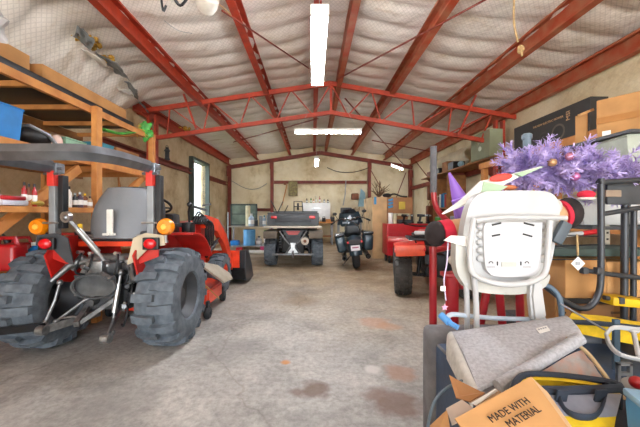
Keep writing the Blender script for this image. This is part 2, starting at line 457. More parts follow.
# ---------------------------------------------------------------- steel frame
def cee(x, z, side=1, w_=.10, d=.26, t=.012):
    "cee section outline in XZ, open to one side"
    s = side
    return [(x - s*w_/2, z), (x + s*w_/2, z), (x + s*w_/2, z + .03), (x + s*(w_/2 - t), z + .03), (x + s*(w_/2 - t), z + t), (x - s*(w_/2 - t), z + t),
            (x - s*(w_/2 - t), z + d - t), (x + s*(w_/2 - t), z + d - t), (x + s*(w_/2 - t), z + d - .03), (x + s*w_/2, z + d - .03), (x + s*w_/2, z + d), (x - s*w_/2, z + d)]
names = ['leftmost red roof beam, running along the left eave', 'red roof beam over the tractor, next in from the left eave', 'red roof beam just left of the ceiling lights',
         'left one of the two close red beams at the ridge', 'right one of the two close red beams at the ridge', 'red roof beam first to the right of the ridge pair',
         'red roof beam above the high chair with the tan rope hooked near it', 'rightmost red roof beam, running along the right eave above the boxes']
for i, x in enumerate(PUR):
    z = beamz(x) if i not in (0, 7) else ZE - .02
    sd = -1 if x > 1 else 1
    ys = 5.9 if i == 0 else Y0
    b = MB(); b.prism([(px, ys, pz) for px, pz in cee(x, z, sd)], (0, YB - .15 - ys, 0))
    tag(b.build('roof_beam', dusty_lit_steel if x > .3 else red_steel, loc=(x, ys, z)), names[i], 'roof beam', 'red roof beams')
# open web truss across the hall
YT = 6.2
t = thing('roof_truss', 'red open-web steel truss spanning the hall under the roof beams', 'truss', (XM, YT, 3.2))
TA, TL, TR = P(331, 83, YT), P(134, 112, YT), P(528, 119, YT)
BL, BM, BR = P(153, 138, YT), P(331, 112, YT), P(494, 142, YT)
def bar(b, p, q, w_=.05, h=.05):
    p, q = V(p), V(q); d = q - p
    b.box((p + q) / 2, (w_, h, d.length), d.to_track_quat('Z', 'Y').to_matrix()); return b
b = MB(); bar(b, TL, TA, .06, .09); bar(b, TA, TR, .06, .09); b.build('top_chord', red_steel, t)
b = MB(); bar(b, BL, BM, .06, .08); bar(b, BM, BR, .06, .08); b.build('bottom_chord', red_steel, t)
def onseg(a, m_, c_, u):      # u 0..1 along left slope then right slope
    return a.lerp(m_, u * 2) if u < .5 else m_.lerp(c_, u * 2 - 1)
N = 18
for i in range(N):
    u0, u1 = .04 + .92 * i / N, .04 + .92 * (i + 1) / N
    p, q = (onseg(BL, BM, BR, u0), onseg(TL, TA, TR, u1)) if i % 2 == 0 else (onseg(TL, TA, TR, u0), onseg(BL, BM, BR, u1))
    b = MB(); bar(b, p, q, .024, .024); b.build('web_bar', red_steel, t)
b = MB(); bar(b, TA, BM, .05, .03); b.build('king_post', red_steel, t)
for s, px0, py0, px1, py1 in ((-1, 181, 86, 196, 128), (1, 477, 92, 458, 135)):
    b = MB(); bar(b, P(px0, py0, YT - .1), P(px1, py1, YT - .1), .035, .035); b.build('brace', red_steel, t)
# truss columns
def column(x, y, ztop, label, w_=.2, m=red_steel):
    c = thing('steel_column', label, 'steel column', (x, y, 0), 'steel columns')
    for s in (-1, 1):
        b = MB(); b.prism([(x + s*w_/2, y - .05, 0), (x + s*w_/2, y + .05, 0), (x + s*(w_/2 - .05), y + .05, 0), (x + s*(w_/2 - .05), y - .05, 0)], (0, 0, ztop)); b.build('chord', m, c)
    b = MB(); z = .1; k = 1
    while z < ztop - .35:
        bar(b, (x - k * w_ * .4, y, z), (x + k * w_ * .4, y, z + .3), .02, .02); k = -k; z += .3
    b.build('lacing', m, c)
    b = MB(); b.box((x, y, .01), (w_ + .1, .2, .02)); b.build('base_plate', m, c)
    return c
column(-3.38, YT + .12, 3.25, 'red laced steel column under the left end of the truss')
column(3.92, YT + .12, 3.15, 'red laced steel column under the right end of the truss, behind the purple tree')
# back wall framing
YF = YB - .2
t = thing('end_rafter', 'red sloping end rafter along the top of the back wall', 'rafter', (XM, YF, 3.6))
for s, xe in ((-1, XL + .02), (1, XR - .06)):
    b = MB(); p, q = V((XM, YF, ZR - .1)), V((xe, YF, ZE - .12)); bar(b, p, q, .12, .14); b.build('rafter_half', dark_steel, t)
for x, zt_, lb in ((-3.5, 3.08, 'dark red corner column at the left end of the back wall'), (-1.72, 3.38, 'red back wall column behind the utility vehicle'),
                   (2.36, 3.36, 'red back wall column above the plywood cabinet'), (4.08, 3.02, 'red corner column at the right end of the back wall')):
    c = thing('wall_column', lb, 'steel column', (x, YF, 0), 'back wall columns')
    b = MB(); b.prism([(px, pz, 0) for px, pz in cee(x, YF - .1, 1, .12, .16)], (0, 0, zt_)); b.build('post', dark_steel, c)
    b = MB(); b.box((x, YF - .11, zt_ - .18), (.16, .02, .3)); b.build('gusset_plate', dark_steel, c)
for x0, x1, z, lb in ((-1.65, 2.28, 2.46, 'red horizontal girt across the middle of the back wall'), (-3.42, -1.78, 1.3, 'low red girt on the left of the back wall')):
    b = MB(); b.prism([(x0, py, pz) for py, pz in [(q[0], q[1]) for q in cee(YF + .06, z, -1, .09, .12)]], (x1 - x0, 0, 0)); tag(b.build('wall_girt', dark_steel, loc=(x0, YF, z)), lb, 'girt', 'wall girts')
for x, y0, y1, z, lb in ((XL + .06, 5.0, 8.75, 2.36, 'red girt on the left wall between the shelf and the doorway'), (XL + .06, 10.2, 12.4, 2.36, 'red girt on the left wall past the doorway'), (XR - .12, 6.5, 12.45, 2.18, 'red girt along the right wall')):
    b = MB(); b.prism([(px, y0, pz) for px, pz in cee(x, z, 1, .09, .14)], (0, y1 - y0, 0)); tag(b.build('wall_girt', dark_steel, loc=(x, y0, z)), lb, 'girt', 'wall girts')
def rod(pts, r, label, m=red_steel, name='brace_rod', cat='brace rod', grp='brace rods'):
    b = MB(); b.tube(pts, r, 6); return tag(b.build(name, m, loc=V(pts[0]), smooth=True), label, cat, grp)
rod([P(309, 68, 5.75), P(222, 10, 3.45)], .011, 'thin red brace rod under the roof, left of the near ceiling light', dark_steel)
rod([P(337, 79, 5.75), P(482, 1, 3.3), P(640, -86, 2.3)], .011, 'thin red brace rod under the roof, right of the near ceiling light', dark_steel)
rod([P(345, 98, 6.5), P(405, 166, 12.3)], .016, 'thin dark brace rod slanting down to the back right corner', dark_steel)
rod([P(318, 118, 7.1), P(214, 147, 11.3)], .014, 'thin dark brace rod slanting across the roof behind the truss, on the left', dark_steel)
rod([P(372, 140, 7.9), P(436, 152, 7.9)], .014, 'thin dark brace rod crossing the roof behind the truss, on the right', dark_steel)
rod([P(371, 170, 12.45), P(388, 200, 12.45)], .015, 'diagonal brace rod on the back wall above the plywood cabinet, left', dark_steel)
rod([P(406, 172, 12.45), P(396, 198, 12.45)], .015, 'diagonal brace rod on the back wall above the plywood cabinet, right', dark_steel)
rod([P(415, 160, 11.6), P(432, 182, 10.8)], .015, 'diagonal brace rod near the back right corner on the side wall', dark_steel)

# ---------------------------------------------------------------- strip lights
def strip_light(label, c, ln, axis, wd=.15, tubes=4, hang=.5, spread=0, e=bulb):
    c = V(c); t = thing('ceiling_light', label, 'ceiling light', c, 'fluorescent ceiling lights')
    a = V(axis).normalized(); s = V((0, 0, 1)).cross(a).normalized()
    rot = Matrix((s, a, V((0, 0, 1)))).transposed()
    b = MB(); b.box(c + V((0, 0, .045)), (wd, ln, .05), rot, .01)
    for k in (-1, 1): b.box(c + a * k * (ln / 2 - .012) + V((0, 0, .005)), (wd, .024, .07), rot, .004)
    b.build('housing', whitem, t)
    for k in range(tubes):
        o = s * ((k - (tubes - 1) / 2) * wd / (tubes + .3))
        b = MB(); b.cyl(c + o - a * (ln / 2 - .03), c + o + a * (ln / 2 - .03), .013, n=10); b.build('tube_lamp', e, t, smooth=True)
    for k in (-1, 1):
        p = c + a * k * ln * .42 + V((0, 0, .07)); q = p + V((0, 0, hang)) + a * k * spread
        b = MB(); b.tube([p, q], .003, 5); b.build('hanger', steelm, t)
    return t
strip_light('large four-tube ceiling light closest to the camera, pointing down the hall', (.06, 3.42, 3.0), 1.5, (0, 1, 0), .17, 4, .8)
strip_light('ceiling light hanging crosswise on wires below the truss', P(328, 132, 6.0), 1.34, (1, 0, 0), .12, 2, .52, -.25)
strip_light('small ceiling light near the back wall, on the ridge line', P(316.5, 162, 10.6), 1.6, (0, 1, 0), .16, 2, .8)
strip_light('small ceiling light hanging near the back right corner', P(397, 167, 10.4), .46, (.8, -.2, -.34), .12, 2, .7)
# ---------------------------------------------------------------- wheels
def wheel(parent, c, Rr, wd, lugs, lugh, kind, rim_r, rimm, tm=rubber, side=1, hubm=None):
    "tyre with moulded lugs about an axle along X; side = +1 outer face towards +X"
    c = V(c); hw = wd / 2
    R0 = Rr - lugh
    prof = [(rim_r, -hw*.8), (rim_r*1.05, -hw*.92), ((rim_r+R0)/2, -hw*1.02), (R0*.93, -hw*.93), (R0*.985, -hw*.72), (R0, -hw*.4), (R0, hw*.4), (R0*.985, hw*.72), (R0*.93, hw*.93), ((rim_r+R0)/2, hw*1.02), (rim_r*1.05, hw*.92), (rim_r, hw*.8)]
    b = MB(); b.lathe(prof, c, 'X', 40, closed=True)
    def R_at(u):            # carcass radius at sideways position u in -1..1
        a = abs(u)
        return R0 if a < .5 else R0 - (R0 * .07) * ((a - .5) / .5) ** 2
    def lug(poly, th0):
        vs = []; k = len(poly)
        for hh in (-.01, lugh):
            for (u, v) in poly:
                a = th0 + v / Rr; r = R_at(u) + hh; 
                if hh > 0: u *= .97
                vs.append(c + V((u * hw, r * math.cos(a), r * math.sin(a))))
        b.add(vs, [tuple(range(k)), tuple(range(2*k-1, k-1, -1))] + [(i, k+i, k+(i+1) % k, (i+1) % k) for i in range(k)])
    p = 2 * PI * Rr / lugs
    for i in range(lugs):
        a = 2 * PI * i / lugs
        for sgn in (-1, 1):
            th = a + (PI / lugs if sgn > 0 else 0)
            if kind == 'R4':      # wide hooked industrial bars
                t_ = p * .31
                lug([(sgn*1.0, -t_*.5), (sgn*1.0, t_*.75), (sgn*.55, t_*.75), (sgn*.25, t_*.1+p*.16), (-sgn*.12, t_*.1+p*.16), (-sgn*.12, -t_*.9+p*.16), (sgn*.3, -t_*.9+p*.16), (sgn*.6, -t_*.5)], th)
            elif kind == 'AG':
                t_ = p * .3
                lug([(sgn*1.0, 0), (sgn*1.0, t_), (0, t_+p*.45), (-sgn*.04, p*.45)], th)
            else:                 # knobbly all terrain blocks
                t_ = p * .55
                lug([(sgn*1.02, 0), (sgn*1.02, t_), (sgn*.6, t_+.01), (sgn*.6, 0)], th)
                lug([(sgn*.5, p*.4), (sgn*.45, p*.4+t_), (sgn*.08, p*.3+t_), (sgn*.08, p*.4)], th)
    ty = b.build('tyre', tm, parent, smooth=35)
    b = MB(); r = rim_r
    b.lathe([(r, -hw*.8), (r*1.06, -hw*.86), (r*.98, -hw*.6), (r*.86, -hw*.3), (r*.86, hw*.3), (r*.98, hw*.6), (r*1.06, hw*.86), (r, hw*.8), (r*.8, hw*.3), (r*.55, side*hw*.15+.005), (r*.3, side*hw*.15+.01), (r*.3, side*hw*.15-.01), (r*.55, side*hw*.15-.012), (r*.8, -hw*.3)], c, 'X', 32, closed=True)
    b.cyl(c + V((-.02, 0, 0)), c + V((side*hw*.45, 0, 0)), r*.3, n=20)
    for k in range(5):
        a = 2*PI*k/5; q = c + V((side*hw*.2, r*.42*math.cos(a), r*.42*math.sin(a))); b.cyl(q, q + V((side*.02, 0, 0)), .011, n=6)
    b.build('rim', rimm, parent, smooth=True)
    return ty

# ---------------------------------------------------------------- tractor
TX = -1.81
tr = thing('tractor', 'red compact tractor seen from behind with grey seat and folded roll bar', 'tractor', (TX, 3.2, 0))
wheel(tr, (-1.30, 2.81, .44), .44, .34, 15, .042, 'R4', .21, darkgrey, side=1)
wheel(tr, (-2.40, 2.76, .44), .44, .34, 15, .042, 'R4', .21, darkgrey, side=-1)
wheel(tr, (-1.42, 4.55, .30), .30, .22, 13, .024, 'R4', .14, tractor_orange, side=1)
wheel(tr, (-2.20, 4.55, .30), .30, .22, 13, .024, 'R4', .14, tractor_orange, side=-1)
# chassis, transmission, rear axle
b = MB(); b.box((TX, 2.98, .5), (.34, .62, .34), bev=.05); b.box((TX, 2.6, .52), (.26, .18, .26), bev=.04); b.cyl((-2.2, 2.85, .46), (-1.42, 2.85, .46), .075, n=16)
b.box((TX, 2.66, .72), (.3, .2, .12), bev=.03); b.box((TX, 3.9, .55), (.3, 1.4, .26), bev=.03)
b.cyl((TX, 2.52, .47), (TX, 2.44, .47), .028, n=10); b.build('transmission', mat('cast_iron', '#4c4e50', .5, .3, .3, 18, .3), tr, smooth=True)
b = MB(); b.tube(arc((TX - .06, 2.46, .52), .155, 0, 2*PI*23/24, 23, 'XZ'), .012, 6, closed=True, ); 
for v in b.bm.verts:
    v.co.z = .52 + (v.co.z - .52) * .62 ; v.co.x = TX - .06 + (v.co.x - TX + .06) * 1.15
b.grid(lambda u, v: V((TX - .23 + .34 * u, 2.47 + .02 * math.sin(v * PI), .44 + .17 * v)), 6, 6, (0, .008, 0)); bmesh.ops.translate(b.bm, verts=b.bm.verts, vec=(.07, 0, .08)); b.build('shaft_guard', mat('guard_grey', '#5c6063', .4, .5, .2, 12), tr, smooth=True)
# three point hitch
hm = mat('worn_hitch_steel', '#8d8f90', .35, .8, .25, 20)
def link(name, pts, r, m=hm, ends=True):
    b = MB(); b.tube(pts, r, 10)
    if ends:
        for p, q in ((pts[0], pts[1]), (pts[-1], pts[-2])): b.sphere(p, r * 1.9, 12, 8)
    return b.build(name, m, tr, smooth=True)
link('top_link', [P(67, 217, 2.42), P(88, 240, 2.5), P(108, 265, 2.58)], .016)
b = MB(); b.tube([P(78, 229, 2.46), P(98, 252, 2.54)], .025, 12); b.build('top_link_sleeve', steelm, tr, smooth=True)
b = MB(); b.lathe([(.02, -.016), (.045, -.016), (.045, .016), (.02, .016)], P(66.5, 216.5, 2.42), (.2, 1, .1), 16, closed=True); b.build('link_eye', steelm, tr, smooth=True)
link('lift_rod', [P(60, 282, 2.45), P(55, 300, 2.42), P(45, 322, 2.38)], .012)
link('lift_rod', [P(121, 272, 2.5), P(116, 300, 2.46), P(112, 332, 2.42)], .013)
b = MB(); b.tube([P(119, 283, 2.49), P(114, 312, 2.44)], .02, 10); b.build('turnbuckle', steelm, tr, smooth=True)
for px0, py0, px1, py1, y0, y1, w_ in ((100, 312, 42, 330, 2.6, 2.22, .06), (122, 305, 106, 338, 2.62, 2.2, .05)):
    b = MB(); p, q = P(px0, py0, y0), P(px1, py1, y1); d = q - p
    b.box((p + q) / 2, (.022, w_, d.length), d.to_track_quat('Z', 'Y').to_matrix(), bev=.008); b.cyl(q + V((-.03, 0, 0)), q + V((.03, 0, 0)), .035, n=14); b.build('lower_link', hm, tr, smooth=True)
link('stabilizer', [P(112, 288, 2.55), P(84, 300, 2.5), P(56, 321, 2.42)], .012)
b = MB(); bar(b, P(88, 306, 2.5), P(76, 324, 2.3), .035, .045); bar(b, P(118, 296, 2.5), P(80, 322, 2.34), .03, .03); b.build('drawbar_bracket', hm, tr)
b = MB(); bar(b, P(-4, 331, 2.32), P(44, 326, 2.32), .03, .055); b.build('implement_arm', blackmetal, tr)
b = MB(); b.tube([P(56, 322, 2.42), P(60, 318, 2.4), P(72, 316, 2.4), P(84, 318, 2.4), P(86, 312, 2.42)], .008, 6); b.build('pin_chain', steelm, tr)
# lift arms and valve block at the back
b = MB()
for s in (-1, 1): b.tube([(TX + s*.12, 2.72, .79), (TX + s*.26, 2.55, .76), (TX + s*.34, 2.46, .64)], [.035, .03, .02], 10)
b.cyl((TX - .2, 2.72, .79), (TX + .2, 2.72, .79), .05, n=14); b.build('lift_arm', hm, tr, smooth=True)
b = MB(); b.box((TX - .02, 2.55, .74), (.14, .1, .12), bev=.01); b.cyl((TX - .06, 2.49, .74), (TX - .06, 2.43, .77), .016); b.cyl((TX + .05, 2.5, .7), (TX + .16, 2.46, .66), .02); b.build('top_link_bracket', hm, tr, smooth=True)
for k, (x, z) in enumerate(((-.2, .86), (-.1, .85), (.12, .85), (.22, .78), (.24, .60), (.28, .5), (.2, .42))):
    b = MB(); b.tube(smoothpath([(TX + x, 2.6, z), (TX + x + .06, 2.5, z - .05), (TX + x + .02, 2.52, z - .16), (TX + x*.6, 2.65, z - .2)]), .009, 6); b.build('hydraulic_hose', rubber_dk, tr, smooth=True)
    b = MB(); b.cyl((TX + x, 2.62, z), (TX + x, 2.56, z + .01), .016, n=6); b.build('hose_fitting', steelm, tr)
for k, (px, py, w_, h_, m) in enumerate(((128, 266, .08, .07, blackmetal), (134, 276, .06, .10, hm), (127, 286, .07, .05, blackmetal), (133, 296, .08, .08, blackmetal), (124, 306, .05, .06, hm), (88, 268, .06, .12, hm), (78, 262, .05, .14, hm))):
    b = MB(); b.box(P(px, py, 2.62), (w_, .07, h_), (0, .1*k, .2), bev=.012); b.cyl(P(px, py, 2.62), P(px, py, 2.54), .018); b.build('valve_block', m, tr, smooth=True)
# rear panel and bright crossbar
b = MB(); b.box((TX, 2.72, .925), (.62, .03, .045), bev=.006); b.build('crossbar', tractor_orange, tr)
b = MB(); b.box((TX, 2.78, 1.0), (.78, .04, .07), bev=.01); b.box((TX, 2.74, .965), (.56, .03, .02)); b.build('rear_deck', blackmetal, tr)
b = MB(); b.cyl((TX - .25, 2.72, 1.0), (TX + .28, 2.72, 1.0), .01); b.cyl((TX - .25, 2.72, .975), (TX + .28, 2.72, .975), .008); b.build('control_rods', steelm, tr, smooth=True)
for s in (-1, 1):
    # fender: curved sheet over the tyre and an inner side plate
    cx = TX + s * .53
    b = MB(); b.grid(lambda u, v: V((cx - s*.16 + s * .30 * u, 2.9 - .56 * math.cos(math.radians(84 + 66 * v)), .44 + .56 * math.sin(math.radians(84 + 66 * v)))), 4, 16, (0, 0, .018)); b.build('fender', tractor_red, tr, smooth=True)
    x = cx - s * .18
    b = MB(); b.prism([(x, 2.50, .64), (x, 2.42, .86), (x, 2.56, 1.0), (x, 3.3, 1.0), (x, 3.45, .6), (x, 3.0, .5)], (s * .015, 0, 0)); b.build('fender_side', tractor_red, tr)
    TXo, TX = TX, -1.745
    b = MB(); b.prism([V((TX + s*.27, 2.46, 1.0)), V((TX + s*.37, 2.46, 1.04)), V((TX + s*.52, 2.46, 1.02)), V((TX + s*.53, 2.46, .94)), V((TX + s*.40, 2.46, .92)), V((TX + s*.28, 2.46, .80)), V((TX + s*.22, 2.46, .78))], (0, .012, 0)); b.build('rear_plate', (mat('plate_beige', '#b8aa90', .5) if s > 0 else darkgrey), tr)
    b = MB(); b.prism([V((TX + s*.24, 2.49, .80)), V((TX + s*.38, 2.49, .97)), V((TX + s*.47, 2.49, .97)), V((TX + s*.46, 2.49, .84)), V((TX + s*.30, 2.49, .78))], (0, .01, 0)); b.build('fender_end', tractor_red, tr)
    TX = TXo
    b = MB(); c = V((-1.74 + s * .423, 2.42, .955)); b.box(c + V((0, .02, 0)), (.13, .03, .10), bev=.008); b.build('light_bracket', blackmetal, tr)
    b = MB(); b.sphere(c, (.052, .028, .042), 16, 10); b.build('tail_light', redlens, tr, smooth=True)
    c = V((TX - .02 + s * .55, 2.60, 1.085))
    b = MB(); b.lathe([(.0, -.03), (.06, -.028), (.074, -.005), (.074, .02), (.05, .035), (0, .04)], c, 'Y', 22); b.build('turn_signal', amber, tr, smooth=True)
    b = MB(); b.lathe([(.0, -.04), (.022, -.038), (.026, -.028)], c, 'Y', 14); b.build('lens_centre', mat('amber_core', '#ffc04a', .3), tr, smooth=True)
    b = MB(); b.cyl(c + V((0, .01, -.07)), c + V((0, .01, -.13)), .014, n=8); b.cyl(c + V((0, .01, -.12)), c + V((0, .01, -.14)), .022, n=8); b.build('signal_stalk', steelm, tr)
# seat
sm = mat('seat_vinyl', '#75787c', .55, 0, .06, 4, .1); sp_ = mat('seat_black', '#2c2e31', .6)
def seatback(u, v):
    z = .98 + .46 * v; hw = .285 * (1 - .38 * max(0, v - .62) ** 1.5 / .38 ** 1.5 * .9) * (.93 + .07 * math.sin(PI * min(1, v * 1.4)))
    x = (u * 2 - 1) * hw
    return V((TX + .02 + x, 2.71 + .05 * (1 - (u * 2 - 1) ** 2) * -1 + .1 * v + .06 * abs(u * 2 - 1) ** 3, z))
b = MB(); b.grid(seatback, 16, 14, (0, .09, 0)); bmesh.ops.bevel(b.bm, geom=[e for e in b.bm.edges if e.calc_face_angle(0) > 1], offset=.02, segments=3, affect='EDGES'); b.build('seat_back', sm, tr, smooth=60)
b = MB(); b.box((TX + .02, 2.98, .97), (.52, .46, .10), bev=.04, seg=3); b.build('seat_cushion', sp_, tr, smooth=True)
b = MB(); b.grid(lambda u, v: seatback(u, v) * 1.0 + V(((u - .5) * .05 + .015, .10, (v - .5) * .03)), 14, 12, (0, .07, 0)); b.box((TX + .05, 2.78, 1.0), (.5, .1, .08), bev=.02); b.build('seat_shell', sp_, tr, smooth=60)
b = MB(); b.box((TX + .03, 2.63, 1.13), (.052, .018, .21), bev=.004); b.box((TX + .03, 2.62, 1.018), (.10, .03, .018)); b.cyl((TX + .03, 2.62, 1.02), (TX + .03, 2.59, 1.02), .012); b.build('seat_bracket', mat('cream_plastic', '#d8d6cc', .5), tr)
b = MB(); b.box((TX - .24, 2.64, 1.07), (.03, .03, .08), bev=.01); b.build('lever_knob', yellow, tr, smooth=True)
# roll bar: fixed posts and the hoop folded back
rg = mat('rollbar_grey', '#8b8f92', .45, .2, .1, 10); rb = mat('rollbar_dark', '#7d8288', .32, .75, .2, 6)
for s, x in ((-1, -2.235), (1, -1.395)):
    b = MB(); b.box((x, 2.6, 1.24), (.055, .07, .56), bev=.006); b.build('roll_bar_post', rg, tr)
    b = MB(); b.box((x, 2.585, 1.50), (.058, .074, .13), bev=.006); b.build('warning_decal', mat('decal_red', '#d8362c', .5), tr)
    b = MB(); b.box((x + .055, 2.62, 1.3), (.045, .06, .46), bev=.004); b.build('post_channel', blackmetal, tr)
    b = MB(); b.box((x, 2.6, 1.59), (.1, .09, .09), bev=.01); b.cyl((x - .09, 2.57, 1.585), (x + .09, 2.57, 1.585), .014, n=8); b.cyl((x - .06, 2.56, 1.54), (x + .07, 2.56, 1.54), .012, n=8); b.build('hinge_bracket', rb, tr)
    b = MB(); b.cyl((x - .07, 2.56, 1.12), (x + .06, 2.56, 1.12), .009, n=8); b.build('lock_pin', steelm, tr)
hp = [(-2.235, 2.58, 1.60), (-2.235, 2.2, 1.60), (-2.22, 1.97, 1.59), (-2.12, 1.88, 1.585), (-1.81, 1.87, 1.583), (-1.50, 1.88, 1.585), (-1.42, 1.97, 1.59), (-1.395, 2.2, 1.60), (-1.395, 2.58, 1.60)]
b = MB(); b.tube(smoothpath(hp, 5), .042, 4, flat=(.8, 1.25)); b.build('folded_hoop', rb, tr, smooth=25)
# hood, dash, steering wheel
b = MB(); b.box((TX, 4.2, .92), (.50, 1.2, .34), bev=.07, seg=3, taper=(.85, .97)); b.build('hood', tractor_red, tr, smooth=True)
b = MB(); b.box((TX, 3.56, 1.0), (.40, .2, .4), bev=.05); b.build('dashboard', black, tr, smooth=True)
b = MB(); b.tube(arc((0, 0, 0), .18, 0, 2*PI*23/24, 23, 'XY'), .014, 8, closed=True)
for k in range(3): b.tube([(0, 0, -.03), (.17 * math.cos(k*2.1+.5), .17 * math.sin(k*2.1+.5), 0)], .009, 6)
b.cyl((0, 0, -.03), (0, 0, -.3), .02)
bmesh.ops.transform(b.bm, matrix=Matrix.Translation((TX + .03, 3.36, 1.30)) @ Matrix.Rotation(-.5, 4, 'X'), verts=b.bm.verts); b.build('steering_wheel', black, tr, smooth=True)
b = MB(); b.box((TX, 3.3, .42), (.9, .8, .03), bev=.01); b.build('foot_platform', blackmetal, tr)
# joystick and valve next to the right fender
b = MB(); b.box((-1.42, 3.42, 1.02), (.1, .16, .16), bev=.02); b.box((-1.36, 3.6, 1.12), (.14, .1, .1), bev=.02); b.tube([(-1.42, 3.45, 1.1), (-1.42, 3.42, 1.22), (-1.39, 3.38, 1.28)], .012, 8); b.sphere((-1.39, 3.38, 1.30), .03, 10, 8); b.build('loader_joystick', black, tr, smooth=True)
for k in range(6):
    b = MB(); b.tube(smoothpath([(-1.40 + .03*k, 3.5, 1.1), (-1.36 + .02*k, 3.58, 1.22 - .02*k), (-1.33 + .02*k, 3.7, 1.05), (-1.36 + .02*k, 3.78, .8)]), .01, 6); b.build('loader_hose', rubber_dk, tr, smooth=True)
b = MB(); b.box((-1.50, 3.3, 1.07), (.07, .4, .05), bev=.02); b.build('arm_rest', sp_, tr, smooth=True)
b = MB(); b.box((-1.34, 3.56, 1.26), (.16, .05, .03), (0, .3, .2)); b.box((-1.24, 3.5, 1.30), (.1, .04, .02), (0, -.2, .3)); b.build('mirror_bracket', blackmetal, tr)
# front loader: mast, arms, cylinders, bucket
for s in (-1, 1):
    x = TX + s * .40
    b = MB(); b.prism([(x - .03, 3.72, .5), (x - .03, 3.86, .5), (x - .03, 3.84, 1.14), (x - .03, 3.68, 1.14)], (.06, 0, 0)); b.build('loader_mast', tractor_red, tr)
    b = MB(); b.prism([(x - .035 + s*.05, y, z) for y, z in ((3.66, 1.13), (3.72, 1.18), (4.2, 1.12), (4.62, .86), (5.02, .34), (4.92, .28), (4.52, .72), (4.15, .96), (3.7, 1.02))], (.07, 0, 0)); b.build('loader_arm', tractor_orange, tr)
    b = MB(); b.tube([(x + s*.05, 3.82, .66), (x + s*.05, 4.2, .8)], .03, 10); b.tube([(x + s*.05, 4.2, .8), (x + s*.05, 4.5, .92)], .015, 10); b.build('lift_cylinder', blackmetal, tr, smooth=True)
    b = MB(); b.tube([(x + s*.03, 4.3, 1.12), (x + s*.03, 4.65, .97)], .025, 10); b.tube([(x + s*.03, 4.6, .98), (x + s*.03, 4.98, .66)], .013, 10); b.build('bucket_cylinder', steelm, tr, smooth=True)
prof = [(4.98, .12), (5.0, .55), (5.12, .58), (5.2, .48), (5.22, .2), (5.55, .1), (5.57, .06), (5.05, .05)]
b = MB(); b.grid(lambda u, v: V((TX - .68 + 1.36 * u, *[(a + (b_ - a) * (v * 4 - int(min(v * 4, 3.999)))) for a, b_ in zip(((4.98, .58), (4.95, .3), (5.02, .1), (5.3, .05), (5.62, .04))[int(min(v * 4, 3.999))], ((4.98, .58), (4.95, .3), (5.02, .1), (5.3, .05), (5.62, .04))[int(min(v * 4, 3.999)) + 1])])), 2, 16, (0, .01, .01)); b.build('bucket_shell', blackmetal, tr)
for s in (-1, 1):
    b = MB(); b.prism([(TX + s*.68, y, z) for y, z in ((4.98, .6), (4.95, .3), (5.0, .08), (5.3, .04), (5.62, .04), (5.45, .3), (5.2, .58))], (s*.015, 0, 0)); b.build('bucket_side', (darkgrey if s > 0 else tractor_orange), tr)
b = MB(); b.box((TX, 4.94, .45), (1.2, .02, .28)); b.build('bucket_back', tractor_orange, tr)
# mower deck under the belly, with chute
dm = tractor_orange
b = MB(); b.prism([(-2.35, 3.55, .12), (-2.2, 3.3, .12), (-1.4, 3.35, .12), (-1.22, 3.5, .12), (-1.21, 4.0, .12), (-1.42, 4.25, .12), (-2.2, 4.25, .12), (-2.35, 4.0, .12)], (0, 0, .17)); bmesh.ops.bevel(b.bm, geom=list(b.bm.edges), offset=.02, segments=2, affect='EDGES'); b.build('mower_deck', dm, tr, smooth=True)
b = MB(); b.prism([(-1.30, 3.5, .62), (-1.26, 3.46, .56), (-1.12, 3.74, .33), (-1.10, 4.05, .31), (-1.16, 4.1, .38), (-1.26, 3.9, .52)], (.02, 0, .012)); b.build('discharge_chute', mat('chute_tan', '#a39a88', .5), tr)
for p in ((-1.20, 3.42, .07), (-1.24, 4.12, .07), (-2.36, 3.5, .07)):
    b = MB(); b.lathe([(.02, -.03), (.06, -.03), (.07, -.015), (.07, .015), (.06, .03), (.02, .03)], p, 'X', 18, closed=True); b.cyl(V(p) + V((-.04, 0, 0)), V(p) + V((.04, 0, 0)), .02); b.box(V(p) + V((0, .0, .09)), (.03, .06, .08)); b.build('gauge_wheel', rubber_dk, tr, smooth=True)
b = MB(); b.tube([P(185, 262, 3.2), P(196, 276, 3.3), P(219, 298, 3.6)], .006, 6); b.build('chute_cable', mat('tan_cable', '#b58a50', .6), tr)

# ---------------------------------------------------------------- utility vehicle (rear)
ux, uy = -.435, 6.95
u = thing('utility_vehicle', 'dark grey utility vehicle with cargo bed seen from behind', 'utility vehicle', (ux, uy, 0))
for s in (-1, 1):
    wheel(u, (ux + s * .53, uy, .33), .33, .26, 16, .028, 'AG', .17, blackmetal, rubber, side=s)
    wheel(u, (ux + s * .53, uy + 1.9, .33), .33, .24, 14, .026, 'AG', .17, blackmetal, rubber, side=s)
bedg = mat('bed_grey', '#53585b', .6, 0, .15, 6)
b = MB()
for c, d in (((ux, uy - .35, 1.07), (1.1, .05, .27)), ((ux - .54, uy + .1, 1.07), (.05, .9, .27)), ((ux + .54, uy + .1, 1.07), (.05, .9, .27)), ((ux, uy + .55, 1.1), (1.1, .05, .32)), ((ux, uy + .1, .95), (1.1, .9, .04))): b.box(c, d, bev=.012)
b.build('cargo_bed', bedg, u, smooth=True)
b = MB(); b.box((ux, uy - .385, 1.09), (.8, .012, .16), bev=.005); b.box((ux, uy - .38, 1.205), (1.12, .03, .025), bev=.005); b.build('tailgate', darkgrey, u, smooth=True)
for s in (-1, 1):
    b = MB(); b.box((ux + s*.42, uy - .39, 1.12), (.13, .03, .065), bev=.015); b.build('tail_light', redlens, u, smooth=True)
    b = MB(); b.box((ux + s*.5, uy + .0, .77), (.32, .8, .10), bev=.04); b.box((ux + s*.50, uy - .38, .72), (.3, .08, .14), bev=.03); b.build('fender', mat('worn_tan_plastic', '#6e6457', .6), u, smooth=True)
